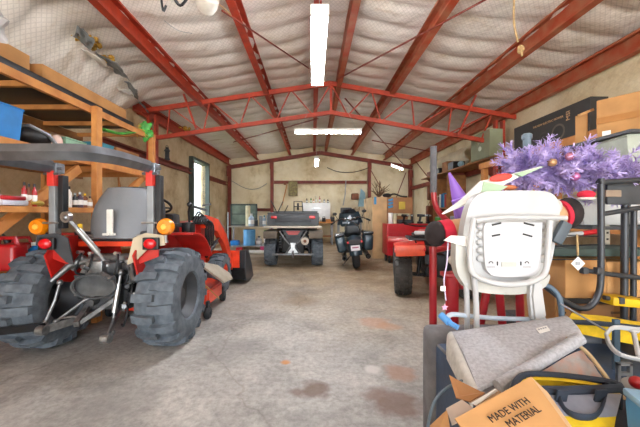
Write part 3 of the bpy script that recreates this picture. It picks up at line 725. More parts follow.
b = MB(); b.box((ux, uy - .42, .905), (1.26, .1, .045), bev=.01); b.build('bumper_board', mat('pale_board', '#c9c2b0', .6), u)
b = MB(); b.prism([(ux - .24, uy - .40, .84), (ux + .24, uy - .40, .84), (ux + .14, uy - .40, .66), (ux - .14, uy - .40, .66)], (0, .04, 0)); b.build('rear_grille', darkgrey, u)
b = MB(); b.prism([(ux - .16, uy - .41, .82), (ux + .16, uy - .41, .82), (ux + .10, uy - .41, .735), (ux - .10, uy - .41, .735)], (0, .02, 0)); b.build('rear_badge', mat('badge_red', '#b03a34', .4), u)
for s in (-1, 1):
    b = MB(); b.tube([(ux + s*.30, uy - .42, .82), (ux + s*.16, uy - .44, .62), (ux + s*.05, uy - .44, .5), (ux + s*.16, uy - .42, .33)], .016, 8); b.build('hitch_frame', grey, u, smooth=True)
    b = MB(); b.tube([(ux + s*.08, uy - .1, .42), (ux + s*.42, uy - .05, .34)], .028, 8); b.tube([(ux + s*.1, uy - .2, .3), (ux + s*.42, uy - .15, .26)], .018, 8); b.tube([(ux + s*.36, uy - .2, .3), (ux + s*.28, uy - .15, .8)], .03, 10); b.build('suspension_arm', blackmetal, u, smooth=True)
    pts = [(ux + s*.28 + .045 * math.cos(t * 1.2), uy - .22 + .045 * math.sin(t*1.2), .42 + .011 * t) for t in range(26)]
    b = MB(); b.tube(pts, .008, 6); b.build('coil_spring', grey, u)
b = MB(); b.prism([(ux - .06, uy - .44, .56), (ux + .06, uy - .44, .56), (ux + .04, uy - .44, .45), (ux + .12, uy - .44, .34), (ux - .12, uy - .44, .34), (ux - .04, uy - .44, .45)], (0, .03, 0)); b.build('hitch_plate', steelm, u)
b = MB(); b.box((ux, uy - .43, .31), (.9, .06, .035), bev=.008); b.cyl((ux, uy - .5, .33), (ux, uy - .5, .25), .02); b.sphere((ux, uy - .5, .37), .026); b.build('receiver', grey, u, smooth=True)
b = MB(); b.lathe([(.03, -.05), (.085, -.05), (.085, .25), (.03, .25)], (ux + .26, uy - .40, .6), 'Y', 20, closed=True); b.build('muffler', mat('muffler_cream', '#b9b0a0', .5, .3), u, smooth=True)
b = MB(); b.cyl((ux + .26, uy - .46, .6), (ux + .26, uy - .38, .6), .035); b.build('exhaust_tip', brown, u, smooth=True)
b = MB(); b.box((ux, uy + .1, .5), (.5, .9, .4), bev=.05); b.box((ux, uy + 1.1, .42), (1.0, 2.0, .2), bev=.05); b.box((ux, uy + 2.0, .8), (1.0, .6, .4), bev=.1); b.build('chassis', black, u, smooth=True)
b = MB(); b.box((ux, uy + 1.0, .75), (1.0, .45, .16), bev=.05); b.box((ux, uy + .8, 1.0), (1.0, .12, .4), bev=.05); b.build('bench_seat', black, u, smooth=True)
b = MB(); b.box((ux + .52, uy + 1.5, .6), (.06, .5, .5), bev=.03); b.box((ux - .52, uy + 1.5, .6), (.06, .5, .5), bev=.03); b.build('side_panel', mat('camo_brown', '#6b5a44', .7, hex2='#4a5038'), u)
# things in the bed
for k, (a, c_, lb) in enumerate((((271, 200), (282, 212), 'thin black folding stick sticking up at the left of the cargo bed'), ((283, 201), (273, 212), 'second thin black stick crossing the first in the cargo bed'), ((288, 205), (279, 213), 'short black stick leaning right in the cargo bed'))):
    b = MB(); p, q = P(*a, 6.9), P(*c_, 6.9); q.z = .99; b.tube([q, p], .012, 6); tag(b.build('stick', black, loc=q), lb, 'stick', 'sticks in the cargo bed')
t = thing('folding_cart', 'black wheeled frame standing in the middle of the cargo bed', 'cart', (ux + .16, 7.1, .97))
b = MB(); b.lathe([(.05, -.02), (.085, -.02), (.085, .02), (.05, .02)], P(298, 206, 7.1), 'X', 14, closed=True); b.build('wheel', black, t, smooth=True)
b = MB(); b.tube([P(294, 212, 7.1), P(294, 201, 7.1), P(302, 201, 7.1), P(303, 212, 7.1)], .014, 6); b.tube([P(294, 206, 7.1), P(303, 206, 7.1)], .012, 6); b.build('frame', black, t)

# ---------------------------------------------------------------- motorcycle (leaning, rear view), built upright then leaned
mc = thing('motorcycle', 'dark blue touring motorcycle with hard saddlebags leaning on its stand', 'motorcycle', (0, 0, 0))
mb_ = mat('motorcycle_blue', '#2c3e48', .3, .2, .15, 8, coat=.5); chrome = mat('chrome', '#c0c4c6', .15, 1, 0)
def mwheel(y, r=.31, w_=.16):
    b = MB(); b.lathe([(r*.62, -w_*.42), (r*.8, -w_*.5), (r*.95, -w_*.38), (r, 0), (r*.95, w_*.38), (r*.8, w_*.5), (r*.62, w_*.42)], (0, y, r), 'X', 32, closed=True); b.build('tyre', rubber_dk, mc, smooth=True)
    b = MB(); b.lathe([(r*.62, -w_*.4), (r*.55, 0), (r*.62, w_*.4)], (0, y, r), 'X', 28)
    for k in range(7): b.tube([(0, y, r), (0, y + r*.6*math.cos(k*.9), r + r*.6*math.sin(k*.9))], .014, 6)
    b.cyl((-.06, y, r), (.06, y, r), .04); b.build('wheel', chrome, mc, smooth=True)
mwheel(0); mwheel(1.62, .3, .13)
def fend(y0, r, a0, a1, w_):
    return lambda u, v: V(((u*2-1)*w_, y0 - (r - .05*abs(u*2-1)**2) * math.cos(math.radians(a0 + (a1-a0)*v)), .31 + (r - .05*abs(u*2-1)**2) * math.sin(math.radians(a0 + (a1-a0)*v))))
b = MB(); b.grid(fend(0, .39, 2, 120, .13), 8, 14, (0, 0, .02)); b.build('rear_fender', mb_, mc, smooth=60)
b = MB(); b.grid(fend(1.62, .36, 20, 140, .09), 6, 12, (0, 0, .015)); b.build('front_fender', mb_, mc, smooth=60)
for s in (-1, 1):
    b = MB(); b.box((s*.285, .02, .56), (.19, .62, .34), (0, s*.12, 0), bev=.06, seg=3, taper=(1.1, 1.0)); sb = b.build('saddlebag', mb_, mc, smooth=True)
    b = MB(); b.box((s*.30, .02, .755), (.22, .64, .07), (0, s*.12, 0), bev=.03); b.build('bag_lid', mat('motorcycle_black', '#22282c', .25, .2, .1, 8, coat=.5), mc, smooth=True)
    b = MB(); b.box((s*.14, -.37, .60), (.055, .05, .05), bev=.018); b.build('tail_light', redlens, mc, smooth=True)
    b = MB(); b.lathe([(.035, -.3), (.05, -.3), (.05, .8), (.035, .8)], (s*.24, -.1, .29), 'Y', 16, closed=True); b.build('exhaust_pipe', blackmetal, mc, smooth=True)
    b = MB(); b.tube(smoothpath([(0, 1.18, 1.0), (s*.14, 1.12, 1.06), (s*.30, 1.02, 1.06), (s*.42, .9, 1.0)]), .014, 8); b.build('handlebar', chrome, mc, smooth=True)
    b = MB(); b.tube([(s*.40, .93, 1.01), (s*.47, .84, .97)], .022, 10); b.build('grip', black, mc, smooth=True)
    b = MB(); b.tube([(s*.3, 1.05, 1.06), (s*.36, 1.08, 1.18)], .007, 6); b.sphere((s*.37, 1.08, 1.21), (.06, .02, .04), 12, 8); b.build('mirror', black, mc, smooth=True)
    b = MB(); b.tube([(s*.10, 1.62, .3), (s*.10, 1.3, 1.0)], .028, 10); b.build('fork_tube', chrome, mc, smooth=True)
    b = MB(); b.tube([(s*.22, .62, .36), (s*.36, .62, .37)], .02, 8); b.build('foot_peg', black, mc)
b = MB(); b.box((0, -.40, .48), (.19, .012, .11), bev=.004); lp = b.build('licence_plate', mat('plate_white', '#e4e0e4', .4), mc)
b = MB(); b.box((0, -.408, .49), (.13, .004, .03)); b.build('plate_print', mat('plate_purple', '#a4607c', .5), mc)
b = MB(); b.box((0, -.385, .60), (.24, .02, .10), bev=.01); b.build('light_bar', black, mc)
b = MB(); b.box((0, .22, .79), (.34, .36, .12), bev=.05, seg=3); b.box((0, .55, .73), (.38, .40, .12), bev=.05, seg=3); b.box((0, .05, .84), (.28, .1, .16), bev=.04); b.build('seat', mat('seat_leather', '#303437', .5, bump=.2), mc, smooth=True)
b = MB(); b.sphere((0, .92, .82), (.17, .34, .17), 18, 10); b.build('fuel_tank', mb_, mc, smooth=True)
b = MB(); b.box((0, .8, .45), (.3, .5, .3), bev=.06)
for k in range(6): b.box((0, .8, .45 + .05*k), (.4, .3, .015))
b.cyl((-.22, .75, .36), (.22, .75, .36), .11); b.build('engine', mat('engine_grey', '#55585a', .35, .7, .2, 20), mc, smooth=True)
b = MB(); b.grid(lambda u, v: V(((u*2-1)*.33*(1-.25*v), 1.25 + .06*v + .12*(1-(u*2-1)**2), .92 + .30*v)), 10, 8, (0, .02, 0)); b.box((0, 1.33, .95), (.5, .12, .18), bev=.05); b.build('fairing', mb_, mc, smooth=60)
b = MB(); b.grid(lambda u, v: V(((u*2-1)*.20*(1-.3*v), 1.34 + .05*v, 1.2 + .1*v)), 6, 4, (0, .006, 0)); b.build('windscreen', mat('smoked_screen', '#30363a', .1, 0, 0, trans=.6), mc, smooth=60)
b = MB(); b.cyl((0, 1.22, 1.06), (0, 1.2, 1.07), .05); b.cyl((-.12, 1.22, 1.05), (-.12, 1.2, 1.06), .035); b.cyl((.12, 1.22, 1.05), (.12, 1.2, 1.06), .035); b.build('gauges', chrome, mc, smooth=True)
for s in (-1, 1):
    for k in range(3):
        b = MB(); b.tube(smoothpath([(s*.12, 1.15, 1.04 - .02*k), (s*(.2 + .05*k), 1.05, 1.12 - .04*k), (s*.32, 1.0, 1.05)]), .007, 6); b.build('control_cable', black, mc)
b = MB(); b.tube([(-.1, .55, .2), (-.3, .42, .005)], .014, 8); b.build('kickstand', chrome, mc, smooth=True)
place(mc, (.95, 6.5, .0), rz=math.radians(-5), ry=math.radians(-6)); mc.location.z = .02
# ---------------------------------------------------------------- red ATV on the right
ax, ay = 1.72, 4.45
a_ = thing('quad_bike', 'red quad bike with big black knobbly tyre, behind the red tubular frame', 'quad bike', (ax, ay, 0))
for s in (-1, 1):
    wheel(a_, (ax + s*.44, ay, .32), .32, .23, 18, .022, 'K', .16, blackmetal, mat('atv_tyre', '#46433f', .8, 0, .2, 14, .3, 60, hex2='#34322f'), side=s)
    wheel(a_, (ax + s*.42, ay + 1.25, .31), .31, .21, 18, .02, 'K', .15, blackmetal, rubber, side=s)
    b = MB(); b.grid(lambda u, v: V((ax + s*(.17 + .40*u), ay - .42 + .84*v, .69 + .12*math.sin(PI*min(1, v*1.05 + .1)) - .06*u*u)), 8, 10, (0, 0, .018)); b.build('fender', atv_red, a_, smooth=60)
    b = MB(); b.box((ax + s*.37, ay - .425, .70), (.38, .04, .15), (0, s*.06, 0), bev=.03); b.build('fender_edge', mat('faded_orange_red', '#d8502c', .45, coat=.2), a_, smooth=True)
    b = MB(); b.box((ax + s*.42, ay + 1.2, .72), (.42, .7, .05), bev=.04); b.build('front_fender', atv_red, a_, smooth=True)
    b = MB(); b.tube([(ax + s*.1, ay, .3), (ax + s*.38, ay, .32)], .03, 10); b.tube([(ax + s*.24, ay - .1, .3), (ax + s*.18, ay, .66)], .025, 10); b.build('suspension_arm', blackmetal, a_, smooth=True)
    b = MB(); b.box((ax + s*.22, ay - .43, .72), (.1, .03, .05), bev=.01); b.build('tail_light', redlens, a_, smooth=True)
b = MB()
for k in range(5): b.tube([(ax - .36, ay - .38 + .13*k, .85), (ax + .36, ay - .38 + .13*k, .85)], .011, 6)
b.tube([(ax - .38, ay - .40, .85), (ax - .38, ay + .2, .85), (ax + .38, ay + .2, .85), (ax + .38, ay - .40, .85)], .014, 8, closed=True)
for s in (-1, 1): b.tube([(ax + s*.3, ay - .3, .85), (ax + s*.25, ay - .25, .72)], .012, 6)
b.build('rear_rack', black, a_, smooth=True)
b = MB(); b.box((ax - .12, ay - .2, .93), (.34, .06, .05), bev=.01); b.build('light_bar', white, a_, smooth=True)
b = MB(); b.box((ax - .05, ay + .0, .89), (.5, .34, .05), bev=.02); b.build('rack_bag', black, a_, smooth=True)
b = MB(); b.box((ax, ay + .35, .78), (.28, .62, .12), bev=.05); b.build('seat', black, a_, smooth=True)
b = MB(); b.box((ax, ay + .5, .45), (.3, 1.2, .34), bev=.05); b.cyl((ax - .1, ay - .3, .42), (ax - .1, ay + .2, .42), .06); b.build('chassis', blackmetal, a_, smooth=True)
b = MB(); b.box((ax, ay + .95, .82), (.24, .3, .2), bev=.06); b.build('fuel_tank', atv_red, a_, smooth=True)
b = MB(); b.tube(smoothpath([(ax - .36, ay + .8, 1.02), (ax - .15, ay + .95, .98), (ax + .15, ay + .95, .98), (ax + .36, ay + .8, 1.02)]), .013, 8); b.build('handlebar', black, a_, smooth=True)

a_.rotation_euler.z = math.radians(-13); a_.location = (1.76, 4.36, 0)
# ---------------------------------------------------------------- small kinds of things
def one(b, name, m, label, cat, loc, group=None, smooth=True):
    return tag(b.build(name, m, loc=loc, smooth=smooth), label, cat, group)
def bottle(label, p, h, r, m, capm, cat='bottle', group=None, spray=False, name='bottle'):
    t = thing(name, label, cat, p, group); x, y, z = p
    b = MB(); b.lathe([(r*.9, 0), (r, h*.05), (r, h*.6), (r*.85, h*.7), (r*.38, h*.8), (r*.38, h*.88)], p, 'Z', 14); b.build('body', m, t, smooth=True)
    b = MB()
    if spray:
        b.cyl((x, y, z + h*.85), (x, y, z + h*.93), r*.4); b.box((x - r*.2, y, z + h*.97), (r*1.5, r*.5, h*.09)); b.box((x - r*.5, y, z + h*.88), (r*.2, r*.3, h*.12), (0, .4, 0)); b.build('spray_head', capm, t)
    else: b.cyl((x, y, z + h*.86), (x, y, z + h), r*.44, n=12); b.build('cap', capm, t, smooth=True)
    b = MB(); b.lathe([(r*1.02, h*.18), (r*1.02, h*.5)], p, 'Z', 14); 
    bmesh.ops.delete(b.bm, geom=[f for f in b.bm.faces if len(f.verts) > 4], context='FACES'); b.build('label_band', paper, t, smooth=True)
    return t
def can(label, p, h, r, m, cat='can', group=None, lidm=None, name='can'):
    t = thing(name, label, cat, p, group); x, y, z = p
    b = MB(); b.lathe([(r, 0), (r*1.03, .005), (r, .012), (r, h - .01), (r*1.03, h - .005), (r*1.03, h)], p, 'Z', 18); b.build('body', m, t, smooth=True)
    b = MB(); b.lathe([(r*.9, h), (r*.9, h + .008), (r*.8, h + .008)], p, 'Z', 18); b.build('lid', lidm or steelm, t, smooth=True)
    return t
def carton(label, c, d, rz=0, m=card, group=None, open_=False, tapem=tape, txt=None, tsz=.05, tm=ink, rx=0, ry=0, name='cardboard_box', cat='box', face='front', lab=None):
    "box whose base centre is c"
    t = thing(name, label, cat, (0, 0, 0), group); w_, l, h = d
    b = MB()
    if not open_: b.box((0, 0, h/2), d, bev=.004, seg=1)
    else:
        for cc, dd in (((0, -l/2, h/2), (w_, .006, h)), ((0, l/2, h/2), (w_, .006, h)), ((-w_/2, 0, h/2), (.006, l, h)), ((w_/2, 0, h/2), (.006, l, h)), ((0, 0, .004), (w_, l, .006))): b.box(cc, dd)
    b.build('body', m, t)
    if open_:
        for cc, dd, r_ in (((0, -l/2 - l*.12, h + .02), (w_*.96, l*.3, .005), (.5, 0, 0)), ((w_/2 + w_*.1, 0, h + .02), (w_*.24, l*.94, .005), (0, .5, 0)), ((-w_/2 - w_*.1, 0, h + .01), (w_*.24, l*.94, .005), (0, -.4, 0))):
            b = MB(); b.box(cc, dd, r_); b.build('flap', m, t)
    elif tapem:
        b = MB(); b.box((0, 0, h + .0008), (.05, l + .003, .0016)); b.box((0, -l/2 - .001, h - .05), (.05, .002, .1)); b.build('tape', tapem, t)
    if lab:
        b = MB(); b.box((lab[0]*w_, -l/2 - .0015, lab[1]*h), (lab[2], .003, lab[3])); b.build('shipping_label', paper, t)
    if txt:
        if face == 'front': text(txt, tsz, tm, t, (0, -l/2 - .002, h*.45), (1, 0, 0), (0, 0, 1))
        else: text(txt, tsz, tm, t, (-w_/2 - .002, 0, h*.45), (0, -1, 0), (0, 0, 1))
    place(t, c, rz, rx, ry); return t
def tote(label, c, d, m, lidm=None, rz=0, group=None, cat='bin', name='storage_bin', lid=True):
    t = thing(name, label, cat, (0, 0, 0), group); w_, l, h = d
    b = MB()
    if lid: b.box((0, 0, h*.45), (w_*.94, l*.94, h*.9), bev=.02, taper=1.06)
    else:
        k = .9
        b.add([(-w_/2*k, -l/2*k, 0), (w_/2*k, -l/2*k, 0), (w_/2*k, l/2*k, 0), (-w_/2*k, l/2*k, 0), (-w_/2, -l/2, h), (w_/2, -l/2, h), (w_/2, l/2, h), (-w_/2, l/2, h),
               (-w_/2+.01, -l/2+.01, h), (w_/2-.01, -l/2+.01, h), (w_/2-.01, l/2-.01, h), (-w_/2+.01, l/2-.01, h), (-w_/2*k+.01, -l/2*k+.01, .01), (w_/2*k-.01, -l/2*k+.01, .01), (w_/2*k-.01, l/2*k-.01, .01), (-w_/2*k+.01, l/2*k-.01, .01)],
              [(3, 2, 1, 0)] + [(i, (i+1) % 4, 4+(i+1) % 4, 4+i) for i in range(4)] + [(4+i, 4+(i+1) % 4, 8+(i+1) % 4, 8+i) for i in range(4)] + [(8+i, 8+(i+1) % 4, 12+(i+1) % 4, 12+i) for i in range(4)] + [(12, 13, 14, 15)])
    b.build('body', m, t, smooth=True)
    b = MB()
    if lid: b.box((0, 0, h*.94), (w_, l, h*.12), bev=.01); b.build('lid', lidm or m, t, smooth=True)
    else:
        b.tube([(-w_/2, -l/2, h), (w_/2, -l/2, h), (w_/2, l/2, h), (-w_/2, l/2, h)], .009, 6, closed=True); b.build('rim', lidm or m, t)
    place(t, c, rz); return t

# ---------------------------------------------------------------- timber shelving on the left wall
SX = -2.40; SW = -3.56
sh = thing('timber_shelf', 'rough pine shelving along the left wall, loaded with boxes and bins', 'shelf', (-3.0, 3.1, 0))
SY = [1.55, 2.74, 3.33, 3.92, 4.47]
for y, z0, z1 in ((3.33, 0, 2.38), (4.47, 0, 2.38), (1.55, 0, 2.38)):
    b = MB(); b.box((SX, y, (z0+z1)/2), (.06, .088, z1 - z0)); b.build('post', timber, sh)
for y in (1.55, 2.9, 3.95):
    b = MB(); b.box((SW + .04, y, 1.2), (.05, .088, 2.4)); b.build('post', timber, sh)
for z in (2.335, 1.76, .63):
    b = MB(); b.box((SX - .055 - (.25 if z < 1 else 0), 3.0, z + .008), (.04, 3.0, .074)); b.build('front_rail', timber, sh)
    b = MB(); b.box((SW + .09, 3.0, z), (.04, 3.0, .09)); b.build('back_rail', timber_dark, sh)
for y in SY:
    b = MB(); b.box(((SX + SW)/2 - .02, y - .066, 2.355), (SX - SW - .1, .04, .05)); b.build('joist', timber, sh)
    b = MB(); b.box(((SX + SW)/2 - .02, y - .066, 1.77), (SX - SW - .1, .04, .07)); b.build('joist', timber, sh)
b = MB(); b.box(((SX + SW)/2 - .02, 3.0, 1.812), (SX - SW - .16, 2.95, .014)); b.build('shelf_board', timber_dark, sh)
b = MB(); b.box(((SX + SW)/2 - .0, 3.0, 1.235), (SX - SW + .03, 2.9, .05)); b.build('shelf_board', timber, sh)
b = MB(); b.box(((SX + SW)/2 - .13, 3.0, .685), (SX - SW - .3, 2.9, .02)); b.build('shelf_board', timber, sh)
for p, q in ((P(-6, 232, 2.34), P(84, 168, 3.2)), (P(128, 195, 3.95), P(149, 176, 4.45))):
    p.x = q.x = SX - .1
    b = MB(); bar(b, p, q, .04, .085); b.build('diagonal_brace', timber, sh)
# top shelf load
TZ = 2.382
b = MB(); b.box((-2.98, 3.15, TZ + .045), (.95, 2.1, .085), bev=.015); one(b, 'foam_panel', black, 'long flat black panel lying across the top of the left shelf', 'panel', (-2.98, 3.15, TZ))
carton('long cardboard box with red print on top of the left shelf', (-2.66, 3.42, TZ + .09), (.28, 1.25, .125), 0, card)
lc = [o for o in col.objects if o.get('label', '').startswith('long cardboard box with red')][0]
for k, (y, l) in enumerate(((-.10, .05), (-.03, .05), (.05, .07), (.13, .05), (.20, .04))):
    b = MB(); b.box((-.1415, y, .06 + .008*(k % 2)), (.002, l, .05 - .012*(k % 2))); b.build('printed_mark', redink, lc)
carton('small taped cardboard box with a white label on the top left shelf', (-2.72, 2.55, TZ + .09), (.3, .35, .16), 0, card_lt, lab=(.1, .5, .14, .1))
carton('cardboard box with dark print at the near end of the top left shelf', (-2.55, 2.1, TZ + .01), (.34, .3, .18), .1, card_lt, tapem=None, lab=(.2, .6, .1, .06))
t = thing('striped_roll', 'black and white striped roll on the near end of the top left shelf', 'roll', (-2.55, 2.2, TZ))
b = MB()
b.lathe([(.04, -.3), (.045, -.28), (.045, .28), (.04, .3)], (-2.80, 2.35, TZ + .05), 'X', 16); b.build('roll_body', black, t, smooth=True)
b = MB()
for k in range(5): b.lathe([(.047, -.01), (.047, .01)], (-3.02 + .11*k, 2.35, TZ + .05), 'X', 16)
b.build('stripe', whiteink, t, smooth=True)
# white sack at the far upper left
b = MB(); sc_ = P(0, 24, 1.9) + V((-.12, 0, .02)); b.sphere(sc_, (.12, .11, .12), 24, 16); b.tube([sc_ + V((0, 0, .08)), V((sc_.x, 1.9, roofz(sc_.x) - .08))], .006, 5)
for v in b.bm.verts:
    if (v.co - sc_).length < .16: v.co = sc_ + (v.co - sc_) * (1 + .55*noise.noise((v.co - sc_)*16))
one(b, 'sack', white, 'white sack hanging in the top left corner of the photo under the roof', 'sack', P(0, 24, 1.9) + V((-.12, 0, .15)))
# middle shelf load (z 1.82)
MZ = 1.821
tote('bright blue plastic bin at the near end of the middle left shelf', (-2.66, 2.42, MZ), (.36, .3, .26), blue, None, 0, 'bins on the middle left shelf', lid=False)
t = thing('vacuum_part', 'black and grey moulded case with a pale pink end on the middle left shelf', 'case', (-2.6, 2.78, MZ))
b = MB(); b.sphere((-2.62, 2.80, MZ + .09), (.13, .17, .09), 18, 10); b.build('case_body', black, t, smooth=True)
b = MB(); b.tube([( -2.74, 2.72, MZ + .04), (-2.66, 2.66, MZ + .15), (-2.55, 2.70, MZ + .17), (-2.49, 2.82, MZ + .12), (-2.47, 2.9, MZ + .03)], .018, 8); b.build('case_rim', grey, t, smooth=True)
b = MB(); b.sphere((-2.50, 2.93, MZ + .075), (.045, .05, .075), 12, 8); b.build('pink_end', mat('pale_pink', '#d6b8ac', .6), t, smooth=True)
tote('sage green lidded box on the middle left shelf', (-2.62, 3.14, MZ), (.30, .28, .15), sage, None, 0, 'bins on the middle left shelf', 'box', 'plastic_box')
tote('teal plastic tub on the middle left shelf behind the post', (-2.62, 3.62, MZ), (.26, .26, .21), teal, None, 0, 'bins on the middle left shelf', lid=False)
carton('brown cardboard box on the middle left shelf beside the teal tub', (-2.66, 4.08, MZ), (.3, .5, .23), 0, card_dk)
b = MB(); gc = P(147, 131, 4.42)
b.sphere(gc, (.085, .06, .12), 18, 12)
for v in b.bm.verts:
    d = v.co - gc; v.co = gc + d * (1 + 1.1 * noise.noise(d * 14)) 
t = thing('green_tarp', 'bright green strap and bunched plastic tied around the far shelf post', 'tarp', P(147, 131, 4.42))
b.build('bunched_end', mat('lime_green', '#4fae48', .5, 0, .3, 12), t)
b = MB(); b.tube(smoothpath([P(103, 129, 3.5), P(120, 133, 3.8), P(140, 131, 4.3)]), .035, 8, flat=(1, .5)); b.build('strap', mat('lime_green', '#4fae48'), t, smooth=True)
b = MB()
for k in range(14):
    b.tube([P(138, 127, 4.3) + V((R.gauss(0, .03), 0, R.gauss(0, .03))), P(143 + R.uniform(-6, 6), 132 + R.uniform(-8, 8), 4.35)], .004, 5)
b.build('straw', mat('straw', '#c9a84a', .8), t)
# lower shelf: bottles
LZ = 1.262
t = thing('parts_tray', 'red plastic tray at the near end of the lower left shelf', 'tray', (-2.52, 2.44, LZ)); b = MB(); b.box((-2.52, 2.44, LZ + .065), (.19, .2, .035), bev=.01); b.build('tray_body', redpaint, t, smooth=True)
b = MB(); b.box((-2.52, 2.44, LZ + .024), (.22, .22, .046), bev=.018); b.build('wrapped_packet', mat('clear_wrap', '#c6c8d4', .3), t, smooth=True)
btl = []
specs = [(-2, 2.35, .12, .028, white, green), (8, 2.47, .13, .02, redpaint, black), (13, 2.50, .12, .02, brown, black), (19, 2.53, .12, .02, redpaint, black), (25, 2.66, .16, .026, white, redpaint), (31, 2.9, .10, .02, darkgrey, black),
         (65, 2.98, .22, .024, black, black), (69, 3.0, .21, .026, paper, black), (75, 3.1, .15, .026, darkgrey, steelm), (80, 3.14, .16, .03, mat('purple_brown', '#4c3a48', .5), steelm), (85, 3.18, .15, .026, brown, yellow), (90, 3.2, .12, .024, mat('tan_bottle', '#b79a76', .5), black)]
lbs = ['white bottle with green cap at the near end of the lower left shelf', 'red bottle with black cap standing behind the red tray', 'brown bottle with black cap, second behind the red tray', 'dark red bottle with black cap, third behind the red tray', 'white spray bottle with a red trigger on the lower left shelf', 'small dark bottle beside the spray bottle',
       'tall black bottle beside the left roll bar post', 'tall white-labelled bottle with black cap right of the left roll bar post', 'dark jar with steel lid on the lower left shelf', 'purple-brown jar with steel lid near the tractor seat', 'brown bottle with yellow cap near the tractor seat', 'short tan bottle closest to the tractor seat']
for k, ((px, y, h_, r_, m, cm), lb) in enumerate(zip(specs, lbs)):
    x = (px - 313) / F * y
    bottle(lb, (x, y + (.14 if 0 < k < 4 else 0), LZ), h_ + (.08 if 0 < k < 4 else 0), r_, m, cm, group='bottles on the lower left shelf', spray=(k == 4))
b = MB(); b.sphere((-2.50, 2.70, LZ + .03), (.06, .07, .03), 14, 8); one(b, 'glove', mat('olive_cloth', '#a08a3a', .8), 'olive yellow work glove on the lower left shelf', 'glove', (-2.50, 2.70, LZ))
b = MB(); b.sphere((-2.46, 2.86, LZ + .022), (.05, .06, .022), 14, 8); one(b, 'sponge', yellow, 'bright yellow sponge near the left roll bar post', 'sponge', (-2.46, 2.86, LZ))
# bottom shelf: fuel cans and jug
BZ = .697
def fuelcan(label, c, rz, m, s=1, grp='red fuel cans'):
    t = thing('fuel_can', label, 'fuel can', (0, 0, 0), grp)
    b = MB(); b.box((0, 0, .11), (.18, .26, .22), bev=.03, seg=3, taper=(.85, .9)); b.build('body', m, t, smooth=True)
    b = MB(); b.tube([(0, -.09, .21), (0, -.07, .27), (0, .05, .27), (0, .07, .21)], .018, 8); b.build('handle', m, t, smooth=True)
    b = MB(); b.cyl((0, .10, .2), (0, .12, .26), .03); b.tube([(0, .12, .26), (0, .16, .32), (0, .2, .36)], .012, 8); b.build('spout', black, t, smooth=True)
    place(t, c, rz, s=s); return t
fuelcan('red fuel can nearest the camera, at the left edge of the photo', (-2.74, 2.68, BZ), PI/2 + .1, redpaint, 1.05)
fuelcan('red fuel can behind the nearest one on the bottom left shelf', (-2.98, 3.06, BZ), 1.9, redpaint, .95)
fuelcan('red fuel can just above the left tractor tyre', (-2.80, 3.28, BZ), 1.4, redpaint, .95)
bottle('blue jug on the bottom left shelf above the left tractor tyre', (-2.74, 2.95, BZ), .22, .055, blue, paper, 'jug', name='jug')
b = MB(); b.box((-3.22, 2.6, .09), (.4, .9, .18), bev=.02); one(b, 'storage_case', redpaint, 'low red case on the floor under the left shelf', 'case', (-3.22, 2.6, 0))

# ---------------------------------------------------------------- left wall between shelf and door
t = thing('lantern', 'dark lantern standing on the left wall girt beyond the shelf', 'lantern', (-3.46, 7.2, 2.482))
b = MB(); b.lathe([(.06, 0), (.065, .03), (.05, .05), (.05, .2), (.07, .22), (.03, .28), (.03, .3)], (-3.5, 7.2, 2.483), 'Z', 14); b.build('body', darkgrey, t, smooth=True)
b = MB(); b.tube(arc((-3.5, 7.2, 2.76), .07, 0, PI, 10, 'YZ'), .006, 6); b.build('handle', blackmetal, t)
for k, (y, dy, z, m, lb) in enumerate(((5.3, .25, 1.95, timber, 'wooden-handled rake leaning on the left wall beyond the shelf'), (5.75, -.2, 1.85, timber_dark, 'dark-handled shovel leaning on the left wall beyond the shelf'), (6.7, .5, 1.8, timber, 'pale-handled hoe slanting across the left wall near the doorway'))):
    t = thing('garden_tool', lb, 'garden tool', (-3.36, y, 0), 'long-handled tools on the left wall')
    b = MB(); b.tube([(-3.34, y, .12), (-3.60, y + dy, z)], .016, 8); b.build('handle', m, t, smooth=True)
    b = MB(); b.box((-3.34, y, .08), (.06, .26 if k != 1 else .2, .14 if k == 1 else .05), bev=.01); b.build('head', grey, t)
# torn insulation hanging from the roof above the left shelf
foil = mat('grey_foil_backing', '#7b7f80', .4, .2, .25, 8, .3); fib = mat('yellow_fibreglass', '#c99a3a', .9, 0, .35, 14, .5); scr = mat('torn_white_facing', '#cdc5b8', .7, 0, .15, 6, .3)
def flap(label, px, py, y, w_, l, m, droop, seed, ang=0, name='torn_insulation', cat='torn insulation'):
    rr = random.Random(seed); c = P(px, py, y); zr = roofz(c.x) - .14
    b = MB()
    def f(u, v):
        x = c.x + (u - .5) * w_ * math.cos(ang) - (v - .5) * l * math.sin(ang); yy = y + (v - .5) * l * math.cos(ang) + (u - .5) * w_ * math.sin(ang)
        return V((x + .02*noise.noise(V((u*5, v*5, seed))), yy, min(zr, roofz(x) - .10) + .02 - droop * (u ** 1.6) + .04 * noise.noise(V((u * 4, v * 4, seed * 3.1)))))
    b.grid(f, 12, 12, (0, 0, .012)); return one(b, name, m, label, cat, f(.2, .5), 'torn roof insulation', smooth=50)
flap('largest grey foil flap of torn insulation hanging left of the red beam', 112, 75, 4.6, .34, .55, foil, .14, 1, .3)
flap('grey foil flap of torn insulation lower down towards the truss', 128, 92, 5.3, .3, .5, foil, .16, 2, .5)
flap('grey foil flap of torn insulation closest to the truss end', 140, 104, 5.9, .24, .4, foil, .22, 3, .3)
flap('white facing scrap curling off the roof over the long cardboard box', 92, 66, 4.3, .4, .4, scr, .15, 4, .2)
flap('small grey foil strip beside the yellow fibreglass', 84, 50, 3.9, .18, .3, foil, .12, 5, .8)
flap('second white facing scrap, between the foil flaps', 120, 98, 5.2, .3, .3, scr, .2, 8, -.3)
